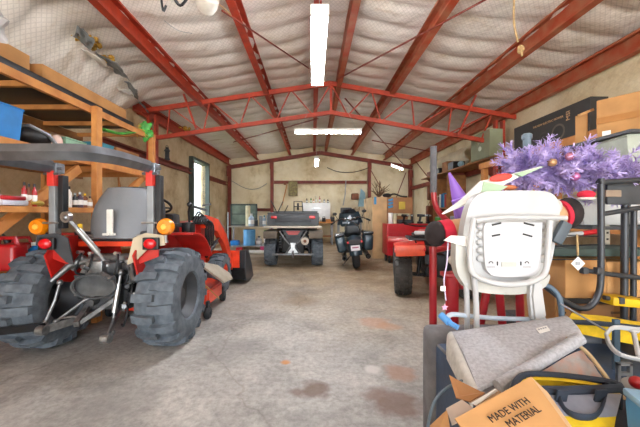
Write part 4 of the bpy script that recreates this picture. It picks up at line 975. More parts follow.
def tuft(label, px, py, y, r_, n_, seed):
    rr = random.Random(seed); c = P(px, py, y); b = MB()
    c.z = roofz(c.x) - .10
    for k in range(n_): b.sphere(c + V((rr.gauss(0, r_), rr.gauss(0, r_*1.3), rr.gauss(0, r_*.3))), (rr.uniform(.02, .05),) * 2 + (rr.uniform(.015, .04),), 7, 5)
    for v in b.bm.verts: v.co += V((rr.uniform(-1, 1), rr.uniform(-1, 1), rr.uniform(-1, 1))) * .008
    one(b, 'fibreglass_tuft', fib, label, 'insulation tuft', c, 'yellow fibreglass tufts')
tuft('large yellow fibreglass tuft showing through the torn roof lining', 86, 58, 4.05, .07, 34, 1)
tuft('small yellow fibreglass tuft beside the grey foil flap', 107, 66, 4.5, .035, 12, 2)
tuft('yellow fibreglass tuft at the far upper left of the roof', 22, 1, 3.05, .05, 16, 3)
tuft('yellow fibreglass tuft low on the roof near the left truss end', 186, 125, 8.0, .06, 14, 4)
# white fan hanging near the upper edge and loose wire
t = thing('hanging_fan', 'white round fan hanging from the roof at the upper edge of the photo', 'fan', P(208, -2, 3.0))
c = P(207, 2, 2.9); b = MB(); b.lathe([(.0, -.09), (.07, -.085), (.10, -.03), (.11, .04), (.08, .08), (0, .1)], c, (0.3, -.5, .5), 18); b.build('motor_housing', mat('cream_white', '#d8d2c6', .4), t, smooth=True)
b = MB(); b.tube([c + V((0, 0, .05)), V((c.x, c.y, roofz(c.x) - .04))], .012, 8); b.build('hanging_rod', steelm, t)
b = MB(); b.tube(smoothpath([c + V((.08, -.02, -.01)), P(222, 6, 3.05), P(231, 15, 3.1)]), .005, 5); b.build('pull_cord', mat('tan_cable', '#b58a50', .6), t)
rope = mat('hemp_rope', '#bfa070', .85, 0, .2, 30, .4)
t = thing('rope', 'tan rope hanging from the roof, tied beside a red roof beam', 'rope', P(516, 20, 3.5))
b = MB(); b.tube(smoothpath([V((P(514, -10, 3.4).x, 3.4, roofz(2.3) - .04)), P(514, 0, 3.45), P(514, 22, 3.5), P(518, 42, 3.55)]), .011, 8); b.build('rope_line', rope, t, smooth=True)
b = MB()
for k in range(3): b.tube(arc(P(521, 48, 3.55) + V((0, .01*k, -.01*k)), .035 - .005*k, 0, 2*PI*11/12, 11, 'XZ'), .009, 6, closed=True)
b.tube([P(521, 46, 3.55), P(522, 56, 3.55)], .012, 6); b.build('knot', rope, t, smooth=True)
rod(smoothpath([P(164, 20, 3.3), P(178, 30, 3.7), P(192, 33, 4.0)]), .004, 'thin white loose wire looping under the roof between two red beams', white, 'wire', 'wire', 'loose wires')
t = thing('cable_clutter', 'dark metal hooks and cable hanging under the roof left of the fan', 'hook', P(182, 2, 3.1))
b = MB(); b.tube(smoothpath([P(160, -12, 3.0), P(163, 10, 3.05), P(166, 5, 3.05)]), .012, 6); b.tube(smoothpath([P(172, -6, 3.0), P(180, 5, 3.05), P(188, -3, 3.05)]), .015, 6); b.build('hook_body', blackmetal, t, smooth=True)
# ---------------------------------------------------------------- back left: metal shelf and its load
t = thing('metal_shelf', 'low grey metal shelf unit against the back left corner', 'shelf', (-2.15, 10.3, 0))
x0, x1, y0, y1 = -2.82, -1.42, 9.95, 10.65
for x in (x0, x1):
    for y in (y0, y1):
        b = MB(); b.box((x, y, .62), (.04, .04, 1.24)); b.build('post', greypaint, t)
for z, m in ((.12, greypaint), (.76, mat('shelf_board_grey', '#a49c8c', .6)), (.45, greypaint)):
    if z == .45: continue
    b = MB(); b.box(((x0+x1)/2, (y0+y1)/2, z), (x1-x0, y1-y0, .03)); b.build('shelf_board', m, t)
t = thing('window_sash', 'dark-framed glass panel standing on the back left metal shelf', 'window panel', (-2.42, 10.5, .776))
b = MB()
for c, d in (((-2.42, 10.5, .80), (.92, .04, .05)), ((-2.42, 10.5, 1.51), (.92, .04, .05)), ((-2.86, 10.5, 1.155), (.05, .04, .75)), ((-1.98, 10.5, 1.155), (.05, .04, .75)), ((-2.42, 10.5, 1.18), (.86, .03, .03))): b.box(c, d)
b.build('frame', mat('dark_green_frame', '#2c3a36', .5), t)
b = MB(); b.box((-2.42, 10.51, 1.155), (.86, .006, .7)); b.build('pane', mat('dusty_glass', '#8a9a8c', .15, 0, .2, 3, trans=.4), t)
gz = .776
G = 'jugs and cans on the back left shelf'
can('tall cream roll standing on the back left metal shelf', (-2.20, 10.15, gz), .68, .08, mat('cream_roll', '#cfc6a2', .6), 'roll', G, paper, 'paper_roll')
bottle('pale blue-white jug in front of the cream roll', (-2.06, 10.03, gz), .42, .10, mat('pale_blue', '#a8bccb', .5), white, 'jug', G, name='jug')
can('dark can beside the pale jug on the back left shelf', (-1.92, 10.1, gz), .2, .06, darkgrey, 'can', G)
can('grey can third from the right on the back left shelf', (-1.76, 10.12, gz), .34, .06, greypaint, 'can', G)
bottle('white and blue bottle on the back left shelf', (-1.64, 10.1, gz), .36, .06, mat('pale_blue', '#a8bccb'), teal, 'bottle', G)
can('grey can at the right end of the back left shelf', (-1.51, 10.12, gz), .36, .055, greypaint, 'can', G)
lz = .137
can('large blue water barrel low on the back left shelf', (-2.14, 10.1, lz), .52, .20, bluelt, 'barrel', G, blue, 'barrel')
bottle('white jug lying low beside the blue barrel', (-1.82, 10.12, lz), .3, .1, white, darkgrey, 'jug', G, name='jug')
bottle('white, pink and green spray bottle low at the right of the back left shelf', (-1.55, 10.08, lz), .5, .10, white, green, 'bottle', G, spray=True)
b = MB(); b.box((-1.6, 9.85, .06), (.26, .16, .12), bev=.03); one(b, 'pink_box', mat('hot_pink', '#c83a70', .5), 'pink box on the floor in front of the back left shelf', 'box', (-1.6, 9.85, 0))
b = MB(); b.box((-2.62, 10.1, lz + .08), (.26, .3, .16), bev=.03); one(b, 'tool_case', blue, 'blue case low at the left of the back left shelf', 'case', (-2.62, 10.1, lz))
b = MB(); b.box((-2.4, 9.8, .05), (.2, .2, .1), bev=.03); one(b, 'red_case', redpaint, 'small red case on the floor in front of the blue case', 'case', (-2.4, 9.8, 0))
t = thing('pale_slab', 'pale flat slab on the floor beside the utility vehicle', 'board', (-1.75, 9.2, 0))  # thin pale slab laid over the concrete
b = MB(); b.box((-1.85, 9.15, .02), (1.0, .75, .04), bev=.008); b.build('slab_body', mat('pale_board', '#c9c2b0'), t)
# ---------------------------------------------------------------- back middle: bench, chest, clutter
BYK = 11.9
t = thing('workbench', 'wooden workbench with grey steel legs against the back wall', 'workbench', (.1, BYK, 0))
b = MB(); b.box((-.05, BYK, .85), (1.75, .75, .06), bev=.006); b.build('worktop', timber, t)
b = MB(); b.box((-.05, BYK, .3), (1.6, .6, .03)); b.build('lower_shelf', timber_dark, t)
for x in (-.88, .74):
    for y in (-.32, .32):
        b = MB(); b.box((x, BYK + y, .41), (.06, .06, .82)); b.build('leg', greypaint, t)
t = thing('white_chest', 'white enamel cabinet standing on the back workbench', 'cabinet', (.15, 12.15, .88))
b = MB(); b.box((.13, 12.15, 1.26), (1.12, .4, .74), bev=.02); b.build('body', whitem, t, smooth=True)
b = MB(); b.box((.13, 11.94, 1.4), (.3, .02, .03)); b.build('handle', steelm, t)
rr = random.Random(3)
cols = [(black, 'black'), (redpaint, 'red'), (greypaint, 'grey'), (green, 'green'), (yellow, 'yellow'), (paper, 'white'), (timber, 'tan'), (blue, 'blue'), (brown, 'brown'), (steelm, 'silver')]
G = 'small bottles on the white cabinet'
seen = ['tall dark bottle leftmost on the white cabinet', 'green bottle second from left on the white cabinet', 'tan bottle third from left on the white cabinet', 'tall cream bottle in the middle of the white cabinet', 'red-capped pink bottle on the white cabinet', 'grey bottle second from right on the white cabinet', 'short black bottle rightmost on the white cabinet']
for k, (x, h_, m, cm) in enumerate(((-.25, .18, black, black), (-.08, .2, green, black), (.02, .16, timber, black), (.12, .27, mat('cream_roll', '#cfc6a2'), white), (.27, .26, mat('pinkish', '#c07468', .5), redpaint), (.45, .15, greypaint, black), (.6, .14, black, black))):
    bottle(seen[k], (x, 12.1, 1.631), h_, .035, m, cm, group=G)
G = 'clutter on the back workbench'
lbs = ['black power tool on the workbench, left end', 'silver tin on the workbench beside the black tool', 'round grey fan head on the workbench', 'black coffee can in front of the white cabinet', 'silver clamp lamp in front of the white cabinet', 'small black box on the workbench right of the white cabinet', 'tan box on the workbench by the motorcycle', 'black case on the workbench by the motorcycle']
for k, (x, w_, h_, m) in enumerate(((-.72, .16, .26, black), (-.52, .14, .18, steelm), (-.28, .2, .3, greypaint), (-.02, .12, .22, black), (.2, .12, .2, steelm), (.42, .14, .15, black), (.6, .2, .1, timber), (.76, .16, .18, black))):
    t = thing(['power_tool', 'tin', 'fan_head', 'coffee_can', 'clamp_lamp', 'small_box', 'small_box', 'tool_case'][k], lbs[k], ['tool', 'tin', 'fan', 'can', 'lamp', 'box', 'box', 'case'][k], (x, 11.7, .881), G)
    b = MB()
    if k in (1, 3): b.lathe([(w_/2, 0), (w_/2, h_), (w_*.45, h_)], (x, 11.7, .881), 'Z', 16)
    elif k == 2: b.lathe([(.03, -.04), (w_*.7, -.03), (w_*.7, .03), (.03, .05)], (x, 11.7, .881 + h_*.6), 'Y', 18); b.cyl((x, 11.7, .881), (x, 11.7, 1.05), .02); b.cyl((x, 11.7, .881), (x, 11.7, .9), .07)
    elif k == 4: b.lathe([(.02, -.05), (.07, .04), (.075, .06)], (x, 11.7, .881 + h_*.75), 'Y', 16); b.tube([(x, 11.72, .881 + h_*.75), (x + .03, 11.75, .97), (x, 11.7, .885)], .01, 6); b.cyl((x, 11.7, .881), (x, 11.7, .895), .05)
    else: b.box((x, 11.7, .881 + h_/2), (w_, .16, h_), bev=.02)
    b.build('body', m, t, smooth=True)
    if k in (0, 5, 7): b = MB(); b.tube([(x - w_*.3, 11.7, .881 + h_), (x - w_*.3, 11.7, .92 + h_), (x + w_*.3, 11.7, .92 + h_), (x + w_*.3, 11.7, .881 + h_)], .012, 6); b.build('handle', black, t)
# second small table by the motorcycle with dark clutter
t = thing('side_table', 'small grey-legged table behind the motorcycle', 'table', (1.35, 11.7, 0))
b = MB(); b.box((1.42, 11.8, .93), (.95, .6, .05)); b.build('table_top', timber, t)
for x in (1.0, 1.84):
    for y in (11.55, 12.05): b = MB(); b.box((x, y, .455), (.05, .05, .91)); b.build('leg', greypaint, t)
t = thing('monitor', 'dark old monitor on the table behind the motorcycle', 'monitor', (1.3, 11.8, .956)); b = MB(); b.box((1.3, 11.8, 1.26), (.42, .3, .34), bev=.03); b.build('body', darkgrey, t, smooth=True); b = MB(); b.box((1.3, 11.8, .99), (.26, .24, .07)); b.build('stand', black, t)
t = thing('wire_basket', 'grey bin of tools on the table behind the motorcycle', 'bin', (1.7, 11.8, .956)); b = MB(); b.box((1.7, 11.8, 1.06), (.3, .3, .2), bev=.02); b.build('body', greypaint, t)
b = MB()
for k in range(6): b.tube([(1.62 + .03*k, 11.75, 1.1), (1.58 + .05*k, 11.75, 1.4 + .03*(k % 3))], .012, 6)
b.build('tool_handles', timber_dark, t)
# things on the back wall
wy = YB - .075
t = thing('wall_plaque', 'camouflage-patterned board hanging on the back wall girt', 'board', P(293, 187, 12.5)); b = MB(); b.box(P(293, 188, 12.5) + V((0, -.0, 0)), (.38, .05, .62), bev=.03); b.build('board', mat('camo_green', '#8a7f4c', .7, 0, .3, 18, hex2='#5c4c34'), t)
b = MB(); b.box(P(285, 183, 12.5), (.1, .06, .12), bev=.02); b.build('clip', brown, t)
b = MB(); b.tube([P(287, 184, 12.53), P(282, 205, 12.53)], .022, 8); one(b, 'stick', timber, 'pale wooden handle leaning below the camouflage board', 'stick', P(282, 205, 12.53))
b = MB(); b.box(P(355, 196, 12.4), (.30, .2, .26), bev=.05); one(b, 'leather_pouch', brown, 'brown leather pouch high on the back wall above the motorcycle', 'pouch', P(355, 196, 12.4))
b = MB(); b.prism([P(361, 188, 12.5), P(365, 192, 12.5), P(366, 206, 12.5), P(358, 206, 12.5)], (0, .05, 0)); one(b, 'hanging_cloth', mat('pale_blue_cloth', '#8fb2bf', .8), 'pale blue cloth hanging beside the brown pouch', 'cloth', P(361, 188, 12.5), smooth=False)
rod(smoothpath([P(327, 167, 12.45), P(337, 171, 12.45), P(350, 172, 12.45), P(361, 170, 12.45), P(369, 167, 12.45)]), .016, 'black cable sagging across the upper back wall right of the ridge', blackmetal, 'cable', 'cable', 'wall cables')
rod(smoothpath([P(231, 180, 12.45), P(246, 188, 12.45), P(258, 188, 12.45), P(267, 183, 12.45)]), .012, 'thin grey cable sagging on the back left wall', grey, 'cable', 'cable', 'wall cables')
b = MB(); b.tube([P(346, 180, 12.5), P(345, 195, 12.5), P(343, 205, 12.5)], .02, 8); one(b, 'conduit', greypaint, 'grey conduit running down the back wall behind the motorcycle', 'conduit', P(346, 180, 12.5))
# cane bits and dark clutter left of the cabinet
# ---------------------------------------------------------------- plywood cabinet and red tool chest
cx0, cx1, cy0, cy1 = 1.575, 2.66, 8.0, 9.25
t = thing('plywood_cabinet', 'tall knotty plywood cabinet near the back right', 'cabinet', ((cx0+cx1)/2, (cy0+cy1)/2, 0))
ply = mat('plywood', '#cfa878', .6, 0, .15, 3); plyd = mat('plywood_brown', '#a8754a', .6, 0, .15, 3)
def knotty():
    m = mat('knotty_pine', '#d9bd92', .6, 0, .12, 4); nt = m.node_tree; n = nt.nodes; L = nt.links; b = n['Principled BSDF']
    vo = n.new('ShaderNodeTexVoronoi'); vo.inputs['Scale'].default_value = 3.2; mp = n.new('ShaderNodeMapping'); mp.inputs['Scale'].default_value = (1, 1, .6); tc = [k for k in n if k.type == 'TEX_COORD'][0]
    L.new(tc.outputs['Object'], mp.inputs[0]); L.new(mp.outputs[0], vo.inputs['Vector']); r = n.new('ShaderNodeValToRGB'); r.color_ramp.elements[0].color = lin('#6a4022'); r.color_ramp.elements[0].position = .12; r.color_ramp.elements[1].color = (1, 1, 1, 1); r.color_ramp.elements[1].position = .22
    L.new(vo.outputs['Distance'], r.inputs[0]); x = n.new('ShaderNodeMix'); x.data_type = 'RGBA'; x.blend_type = 'MULTIPLY'; x.inputs[0].default_value = 1
    L.new(b.inputs['Base Color'].links[0].from_socket, x.inputs[6]); L.new(r.outputs[0], x.inputs[7]); L.new(x.outputs[2], b.inputs['Base Color']); return m
b = MB(); b.box(((cx0+cx1)/2, (cy0+cy1)/2 + .02, .82), (cx1-cx0 - .04, cy1-cy0 - .04, 1.60)); b.build('body', plyd, t)
b = MB(); b.box((cx0 + .01, (cy0+cy1)/2, .82), (.025, cy1-cy0, 1.64)); b.build('side_board', knotty(), t)
b = MB(); b.box((cx0 + .20, cy0 + .005, .82), (.38, .03, 1.64)); b.build('front_board', ply, t)
b = MB(); b.box((cx0 + .745, cy0 + .005, .82), (.68, .026, 1.62)); b.build('door', plyd, t)
b = MB(); b.box((cx0 + .08, cy0 - .015, 1.54), (.06, .008, .2)); b.build('blue_tape', mat('blue_tape', '#3f8fc0', .6), t)
for k in range(3): b = MB(); b.box((cx0 + .49, cy0 - .018, 1.56 - .09*k), (.13, .01, .06), (0, -.3, 0)); b.build('blue_tape', mat('blue_tape', '#3f8fc0'), t)
b = MB(); b.box(P(402, 205, cy0 - .02), (.17, .006, .2)); b.build('yellow_note', mat('yellow_note', '#d8bc50', .8), t)
# on top
t = thing('antler_branch', 'spiky dry branches standing on top of the plywood cabinet', 'branches', (1.9, 8.5, 1.64))
b = MB(); rr = random.Random(5)
for k in range(16):
    a = rr.uniform(0, 2*PI); q = V((1.85 + .32*math.cos(a), 8.45 + .2*math.sin(a), 1.64 + rr.uniform(.15, .5))); p = V((1.86, 8.45, 1.65)); m_ = p.lerp(q, .5) + V((0, 0, .05))
    b.tube([p, m_, q], [.014, .01, .004], 5); b.tube([m_, m_ + V((rr.uniform(-.1, .1), 0, rr.uniform(.05, .15)))], [.008, .003], 5)
b.build('branch', mat('dry_branch', '#6a5138', .8), t)
b = MB(); b.sphere((2.05, 8.3, 1.70), (.13, .1, .06), 12, 8); b.tube(smoothpath([(2.1, 8.3, 1.7), (2.25, 8.3, 1.74), (2.42, 8.28, 1.68), (2.6, 8.3, 1.66)]), .022, 8); one(b, 'black_strap', black, 'black bunched strap lying on top of the plywood cabinet', 'strap', (2.05, 8.3, 1.64))
t = thing('tool_chest', 'red rolling tool chest in front of the plywood cabinet', 'tool chest', (2.2, 7.4, 0))
b = MB(); b.box((2.27, 7.45, .57), (.98, .5, .76), bev=.01); b.build('body', cabred, t, smooth=True)
for k in range(4):
    b = MB(); b.box((2.27, 7.195, .28 + .19*k), (.92, .012, .17), bev=.004); dr = b.build('drawer', cabred, t); b = MB(); b.box((2.27, 7.185, .33 + .19*k), (.7, .012, .02)); b.build('handle', cabred, dr)
for x in (1.85, 2.68):
    for y in (7.27, 7.62): b = MB(); b.lathe([(.02, -.02), (.07, -.02), (.07, .02), (.02, .02)], (x, y, .071), 'X', 14, closed=True); b.box((x, y, .16), (.05, .07, .06)); b.build('castor', black, t)
tz = .951
G = 'things on the red tool chest'
can('white spray can on the left of the red tool chest', (1.90, 7.35, tz), .26, .055, paper, 'can', G, white)
can('second white spray can on the red tool chest', (2.01, 7.38, tz), .24, .05, mat('cream_roll', '#cfc6a2'), 'can', G, white)
t = thing('charger_box', 'grey open battery charger box on the red tool chest', 'charger', (2.26, 7.4, tz), G)
b = MB(); b.box((2.26, 7.45, tz + .05), (.3, .2, .1), bev=.01); b.build('base', darkgrey, t); b = MB(); b.box((2.26, 7.5, tz + .22), (.32, .12, .06), bev=.01); b.box((2.40, 7.5, tz + .14), (.03, .1, .14)); b.build('shelf_top', mat('cream_roll', '#cfc6a2'), t)
G = 'cordless drills on the tool chest'
for k, (px, y, rz) in enumerate(((404, 7.3, .4), (412, 7.45, -.3), (420, 7.3, .9), (428, 7.42, 0))):
    x = (px - 313)/F*y
    t = thing('cordless_drill', ['black cordless drill leftmost of the row on the tool chest', 'black cordless drill second from left on the tool chest', 'black cordless drill third from left, beyond the chest edge', 'black cordless drill rightmost of the row'][k], 'drill', (0, 0, 0), G)
    b = MB(); b.box((0, 0, .03), (.08, .12, .05), bev=.01); b.box((0, 0, .11), (.045, .05, .14), (.2, 0, 0), bev=.015); b.cyl((0, .06, .2), (0, -.12, .2), .035, .028); b.build('body', black, t, smooth=True); b = MB(); b.cyl((0, -.12, .2), (0, -.18, .2), .02, .012); b.build('chuck', steelm, t, smooth=True)
    place(t, (min(x, 9), y, tz if k < 2 else tz), rz)
t = thing('side_bench', 'dark workbench along the right wall behind the quad bike', 'workbench', (3.3, 7.4, 0))
b = MB(); b.box((3.45, 7.4, .925), (1.3, .8, .05)); b.build('worktop', timber_dark, t)
for x in (2.86, 4.0):
    for y in (7.1, 7.7): b = MB(); b.box((x, y, .45), (.08, .08, .9)); b.build('leg', timber_dark, t)
G = 'clutter on the right bench'
lb2 = ['green can on the right bench', 'dark toolbox on the right bench', 'grey jar on the right bench', 'black can on the right bench', 'teal can at the right end of the bench']
for k, (x, m, h_) in enumerate(((3.0, green, .16), (3.2, black, .14), (3.42, greypaint, .18), (3.6, black, .2), (3.8, teal, .22))):
    can(lb2[k], (x, 7.2 + .06*k, .951), h_, .07, m, 'can', G)
# brown leather aprons / bags on the right wall
for k, (px, y, z0, z1, lb) in enumerate(((431, 9.6, 1.62, 2.1, 'upper brown leather bag hanging on the far right wall'), (430, 9.4, .95, 1.45, 'lower brown leather bag hanging on the far right wall'))):
    x = (px - 313)/F*y
    t = thing('leather_bag', lb, 'bag', (x, y, z0), 'brown leather bags'); b = MB(); b.box((x, y, (z0+z1)/2), (.24, .14, z1 - z0), bev=.05, seg=3); b.build('body', brown, t, smooth=True)
    b = MB(); b.tube([(x - .08, y, z1 - .03), (x, y, z1 + .14), (x + .08, y, z1 - .03)], .012, 6); b.build('strap', brown, t)
t = thing('bag_rack', 'slim timber post holding the brown leather bags by the right wall', 'post', (3.9, 9.72, 0)); b = MB(); b.box((3.85, 9.78, 1.15), (.07, .07, 2.3)); b.build('post', timber_dark, t); b = MB(); b.box((3.85, 9.78, .02), (.3, .3, .04)); b.build('foot', timber_dark, t)
# ---------------------------------------------------------------- right wall: shelf, boxes
rs = thing('wall_rack', 'timber storage rack along the right wall under the big boxes', 'rack', (3.5, 3.8, 0))
for x in (2.86, 4.08):
    for y in (2.62, 3.8, 5.0):
        b = MB(); b.box((x, y, 1.02), (.07, .09, 2.04)); b.build('post', timber, rs)
for z in (.45, 1.1, 2.03):
    b = MB(); b.box((3.47, 3.8, z), (1.3, 2.5, .03)); b.build('shelf_board', timber_dark, rs)
    b = MB(); b.box((2.81, 3.8, z - .045), (.035, 2.5, .09)); b.build('front_rail', timber, rs)
t = thing('television_box', 'long black cardboard carton with gold print on the top right rack', 'box', (3.5, 4.3, 2.048))
b = MB(); b.box((3.42, 4.26, 2.048 + .275), (.22, 1.36, .55), bev=.004, seg=1); b.build('body', mat('black_carton', '#2b2926', .6, 0, .1, 5), t)
fx = 3.42 - .112
text('MSI', .085, goldink, t, (fx, 3.89, 2.47), (0, 0, 1), (0, 1, 0), ext=.001)
text('THE NEW ELECTRIC MOWER', .042, goldink, t, (fx, 4.24, 2.485), (0, -1, -.0), (0, 0, 1))
b = MB(); b.lathe([(.085, -.001), (.11, -.001), (.11, .001), (.085, .001)], (fx, 4.05, 2.30), 'X', 28, closed=True); b.build('printed_ring', mat('faded_print', '#5a5348', .7), t)
for y in (4.3, 4.6):
    b = MB(); b.lathe([(.07, -.001), (.09, -.001), (.09, .001), (.07, .001)], (fx, y, 2.28), 'X', 28, closed=True); b.build('printed_ring', mat('faded_print2', '#3e3a34', .7), t)
t = thing('sage_cabinet', 'sage green box with two pale round marks high on the right wall rack end', 'box', (3.655, 6.34, 2.33))
b = MB(); b.box((3.655, 6.34, 2.62), (.27, .72, .56), bev=.02); b.build('body', mat('sage_dark', '#8c9478', .6, 0, .08, 4), t)
for k, (y, z) in enumerate(((6.36, 2.70), (6.32, 2.56))):
    b = MB(); b.cyl((3.525, y, z), (3.508, y, z), .05 if k else .035, n=16); b.build('round_mark', mat('pale_mark', '#d4dccb', .5), t)
wr = thing('high_shelf', 'rough board shelf high on the right wall beyond the truss column', 'shelf', (3.9, 8, 2.2))
b = MB(); b.box((3.8, 8.25, 2.31), (.56, 3.05, .03)); b.build('shelf_board', timber_dark, wr)
b = MB(); b.box((3.65, 6.25, 2.31), (.3, .95, .03)); b.build('shelf_board', timber_dark, wr)
for y in (6.6, 8, 9.5): b = MB(); b.prism([(4.05, y, 2.29), (3.6, y, 2.29), (4.05, y, 1.9)], (0, .03, 0)); b.build('bracket', dark_steel, wr)
lb = ['dark box on the high right shelf near the purple cone', 'tan woven basket on the high right shelf', 'black box on the high right shelf left of the sage box', 'dark brown box at the far end of the high right shelf']
for k, (y, m, h_) in enumerate(((8.6, black, .16), (8.1, timber_dark, .26), (7.75, black, .2), (9.2, brown, .15))):
    t = carton(lb[k], (3.7, y, 2.327), (.3, .3, h_), 0, m, 'boxes on the high right shelf', tapem=None, name='storage_box')
b = MB()
b.grid(lambda u, v: V((4.0 - .12*math.sin(PI*v) + .03*math.sin(u*26), 7.7 + 2.4*u, 2.95 - .38*v*(1 + .25*math.sin(u*9)))), 30, 8, (.01, 0, 0)); one(b, 'cloth_sheet', mat('cream_sheet', '#d8ccb0', .8, 0, .08, 5), 'cream cloth sheet draped along the top of the right wall', 'sheet', (4.0, 8.9, 2.6), smooth=60)
# books & odds at eye height on the right, between the bags and the chair
t = thing('far_rack', 'narrow dark shelf of books against the right wall behind the purple cone', 'shelf', (3.7, 7.0, 0))
for z in (1.35, 1.0): b = MB(); b.box((3.75, 8.3, z), (.5, .9, .03)); b.build('shelf_board', timber_dark, t)
for y in (7.86, 8.74): b = MB(); b.box((3.75, y, 1.1), (.5, .03, 2.2)); b.build('side', timber_dark, t)
bk = None
for k, (c_, nm) in enumerate((('#b03028', 'red'), ('#2a7fae', 'blue'), ('#1c5a8c', 'navy'), ('#e2e0d6', 'white'), ('#6a4a38', 'brown'), ('#d0c8a8', 'cream'))):
    h_ = (.34, .38, .36, .36, .3, .33)[k]
    t = thing('book', f'{nm} {"binder" if k in (1, 2, 3) else "book"} on the narrow right wall shelf', 'book', (3.52, 7.95 + .11*k, 1.366), 'books on the right wall shelf')
    b = MB(); b.box((3.62, 7.95 + .11*k, 1.367 + h_/2), (.24, .08, h_), bev=.005); b.build('cover', mat('book_' + nm, c_, .6), t)
    b = MB(); b.box((3.635, 7.95 + .11*k, 1.367 + h_/2 + .002), (.23, .06, h_)); b.build('pages', paper, t)
b = MB(); b.sphere((3.55, 7.2, 2.39), (.07, .09, .07), 12, 8); one(b, 'cap', mat('pale_blue_cloth', '#8fb2bf'), 'pale grey-blue cap sitting on the high right shelf', 'cap', (3.55, 7.2, 2.33))
# big cardboard box and small things above the purple tree
bx = thing('small_rack', 'grey steel shelving frame in front of the timber rack on the right', 'rack', (2.7, 2.45, 0))
for x in (2.72, 3.25):
    for y in (2.05, 2.58): b = MB(); b.box((x, y, .88), (.035, .035, 1.76)); b.build('post', darkgrey, bx)
for z, xa in ((.42, 2.7), (1.10, 1.9), (1.54, 2.0), (1.765, 2.16)): b = MB(); b.box(((xa + 3.27)/2, 2.32, z), (3.27 - xa, .56, .022)); b.build('shelf_board', darkgrey, bx)
carton('large taped cardboard box high on the right, beside the black carton', (2.64, 2.30, 1.777), (.60, .40, .34), -1.0, card, lab=(-.40, .14, .05, .07))
bgc = [o for o in col.objects if o.get('label', '').startswith('large taped cardboard')][0]
b = MB(); b.box((0, -.202, .17), (.60, .003, .05)); b.build('tape', tape, bgc)
b = MB(); b.lathe([(.022, -.001), (.027, -.001), (.027, .001), (.022, .001)], (-.02, -.202, .27), 'Y', 18, closed=True); b.build('printed_ring', ink, bgc)
t = thing('folded_carton', 'cardboard flap and narrow carton standing left of the large taped box', 'carton', (2.30, 2.57, 1.777))
b = MB(); b.box((2.30, 2.57, 1.91), (.02, .08, .27), (0, 0, .3)); b.build('panel', card, t); b = MB(); b.box((2.31, 2.54, 2.055), (.12, .03, .02), (0, -.4, 0)); b.build('flap', card_lt, t)
tote('pale grey-green plastic basket above the right end of the purple tree', (2.36, 2.2, 1.552), (.34, .28, .19), mat('pale_basket', '#a9b0a2', .5), None, -.1, lid=False, cat='basket', name='plastic_basket')
# ---------------------------------------------------------------- black tube rack standing near, right edge
tb = mat('black_tube', '#3c3f44', .4, .3, .1, 10)
rk = thing('tube_frame', 'black steel tube luggage frame standing on end beside the high chair', 'frame', (1.9, 1.75, 0))
Yt = 1.72
def tubepart(name, pts, r, par, m=tb, flat=None): b = MB(); b.tube(smoothpath(pts) if len(pts) > 2 else pts, r, 10, flat=flat); return b.build(name, m, par, smooth=True)
tubepart('main_hoop', [P(601, 178, Yt), P(601, 220, Yt), P(601, 265, Yt), P(599, 292, Yt), P(588, 307, Yt), P(570, 304, Yt), P(543, 284, Yt)], .0165, rk)
tubepart('cross_tube', [P(598, 182, Yt), P(648, 179, Yt)], .016, rk); tubepart('cross_tube', [P(600, 214, Yt), P(648, 206, Yt)], .014, rk)
tubepart('cross_tube', [P(585, 270, Yt), P(612, 274, Yt), P(648, 278, Yt)], .014, rk); tubepart('cross_tube', [P(604, 297, Yt), P(648, 305, Yt)], .013, rk)
tubepart('upright', [P(625, 182, 1.79), P(624, 330, 1.79)], .018, rk); tubepart('upright', [P(634, 206, 1.79), P(633, 325, 1.79)], .015, rk)
b = MB(); b.box(P(628, 193, 1.77), (.26, .02, .13), bev=.01); b.build('end_panel', darkgrey, rk, smooth=True)
b = MB(); b.box(P(613, 193, 1.75), (.09, .012, .04), bev=.004); b.build('reflector', mat('dull_bronze', '#8d7a68', .4), rk)
for k, (py0, py1) in enumerate(((234, 236), (246, 244), (259, 259))):
    b = MB(); b.tube([P(548, py0, Yt + .02), P(600, py1, Yt)], .004, 6); b.build('wire', blackmetal, rk)
for px, py in ((584, 270), (598, 270), (620, 300)): b = MB(); b.box(P(px, py, Yt - .02), (.03, .03, .035), bev=.004); b.build('clamp', darkgrey, rk)
b = MB(); b.tube([P(624, 328, 1.79), V((P(624, 328, 1.79).x, 1.79, .455))], .02, 8); b.build('foot', tb, rk)
t = thing('paper_tag', 'white square tag hanging by a tan cord beside the black hoop', 'tag', P(578, 262, Yt - .05))
b = MB(); b.box(P(578, 263, Yt - .05), (.055, .003, .055), (0, PI/4, 0)); b.build('tag_card', paper, t)
b = MB(); b.box(P(578, 263, Yt - .054), (.026, .002, .018), (0, .0, 0)); b.build('printed_mark', greypaint, t)
b = MB(); b.tube([P(577, 234, Yt - .045), P(578, 255, Yt - .05)], .005, 6); b.build('cord', rope, t)
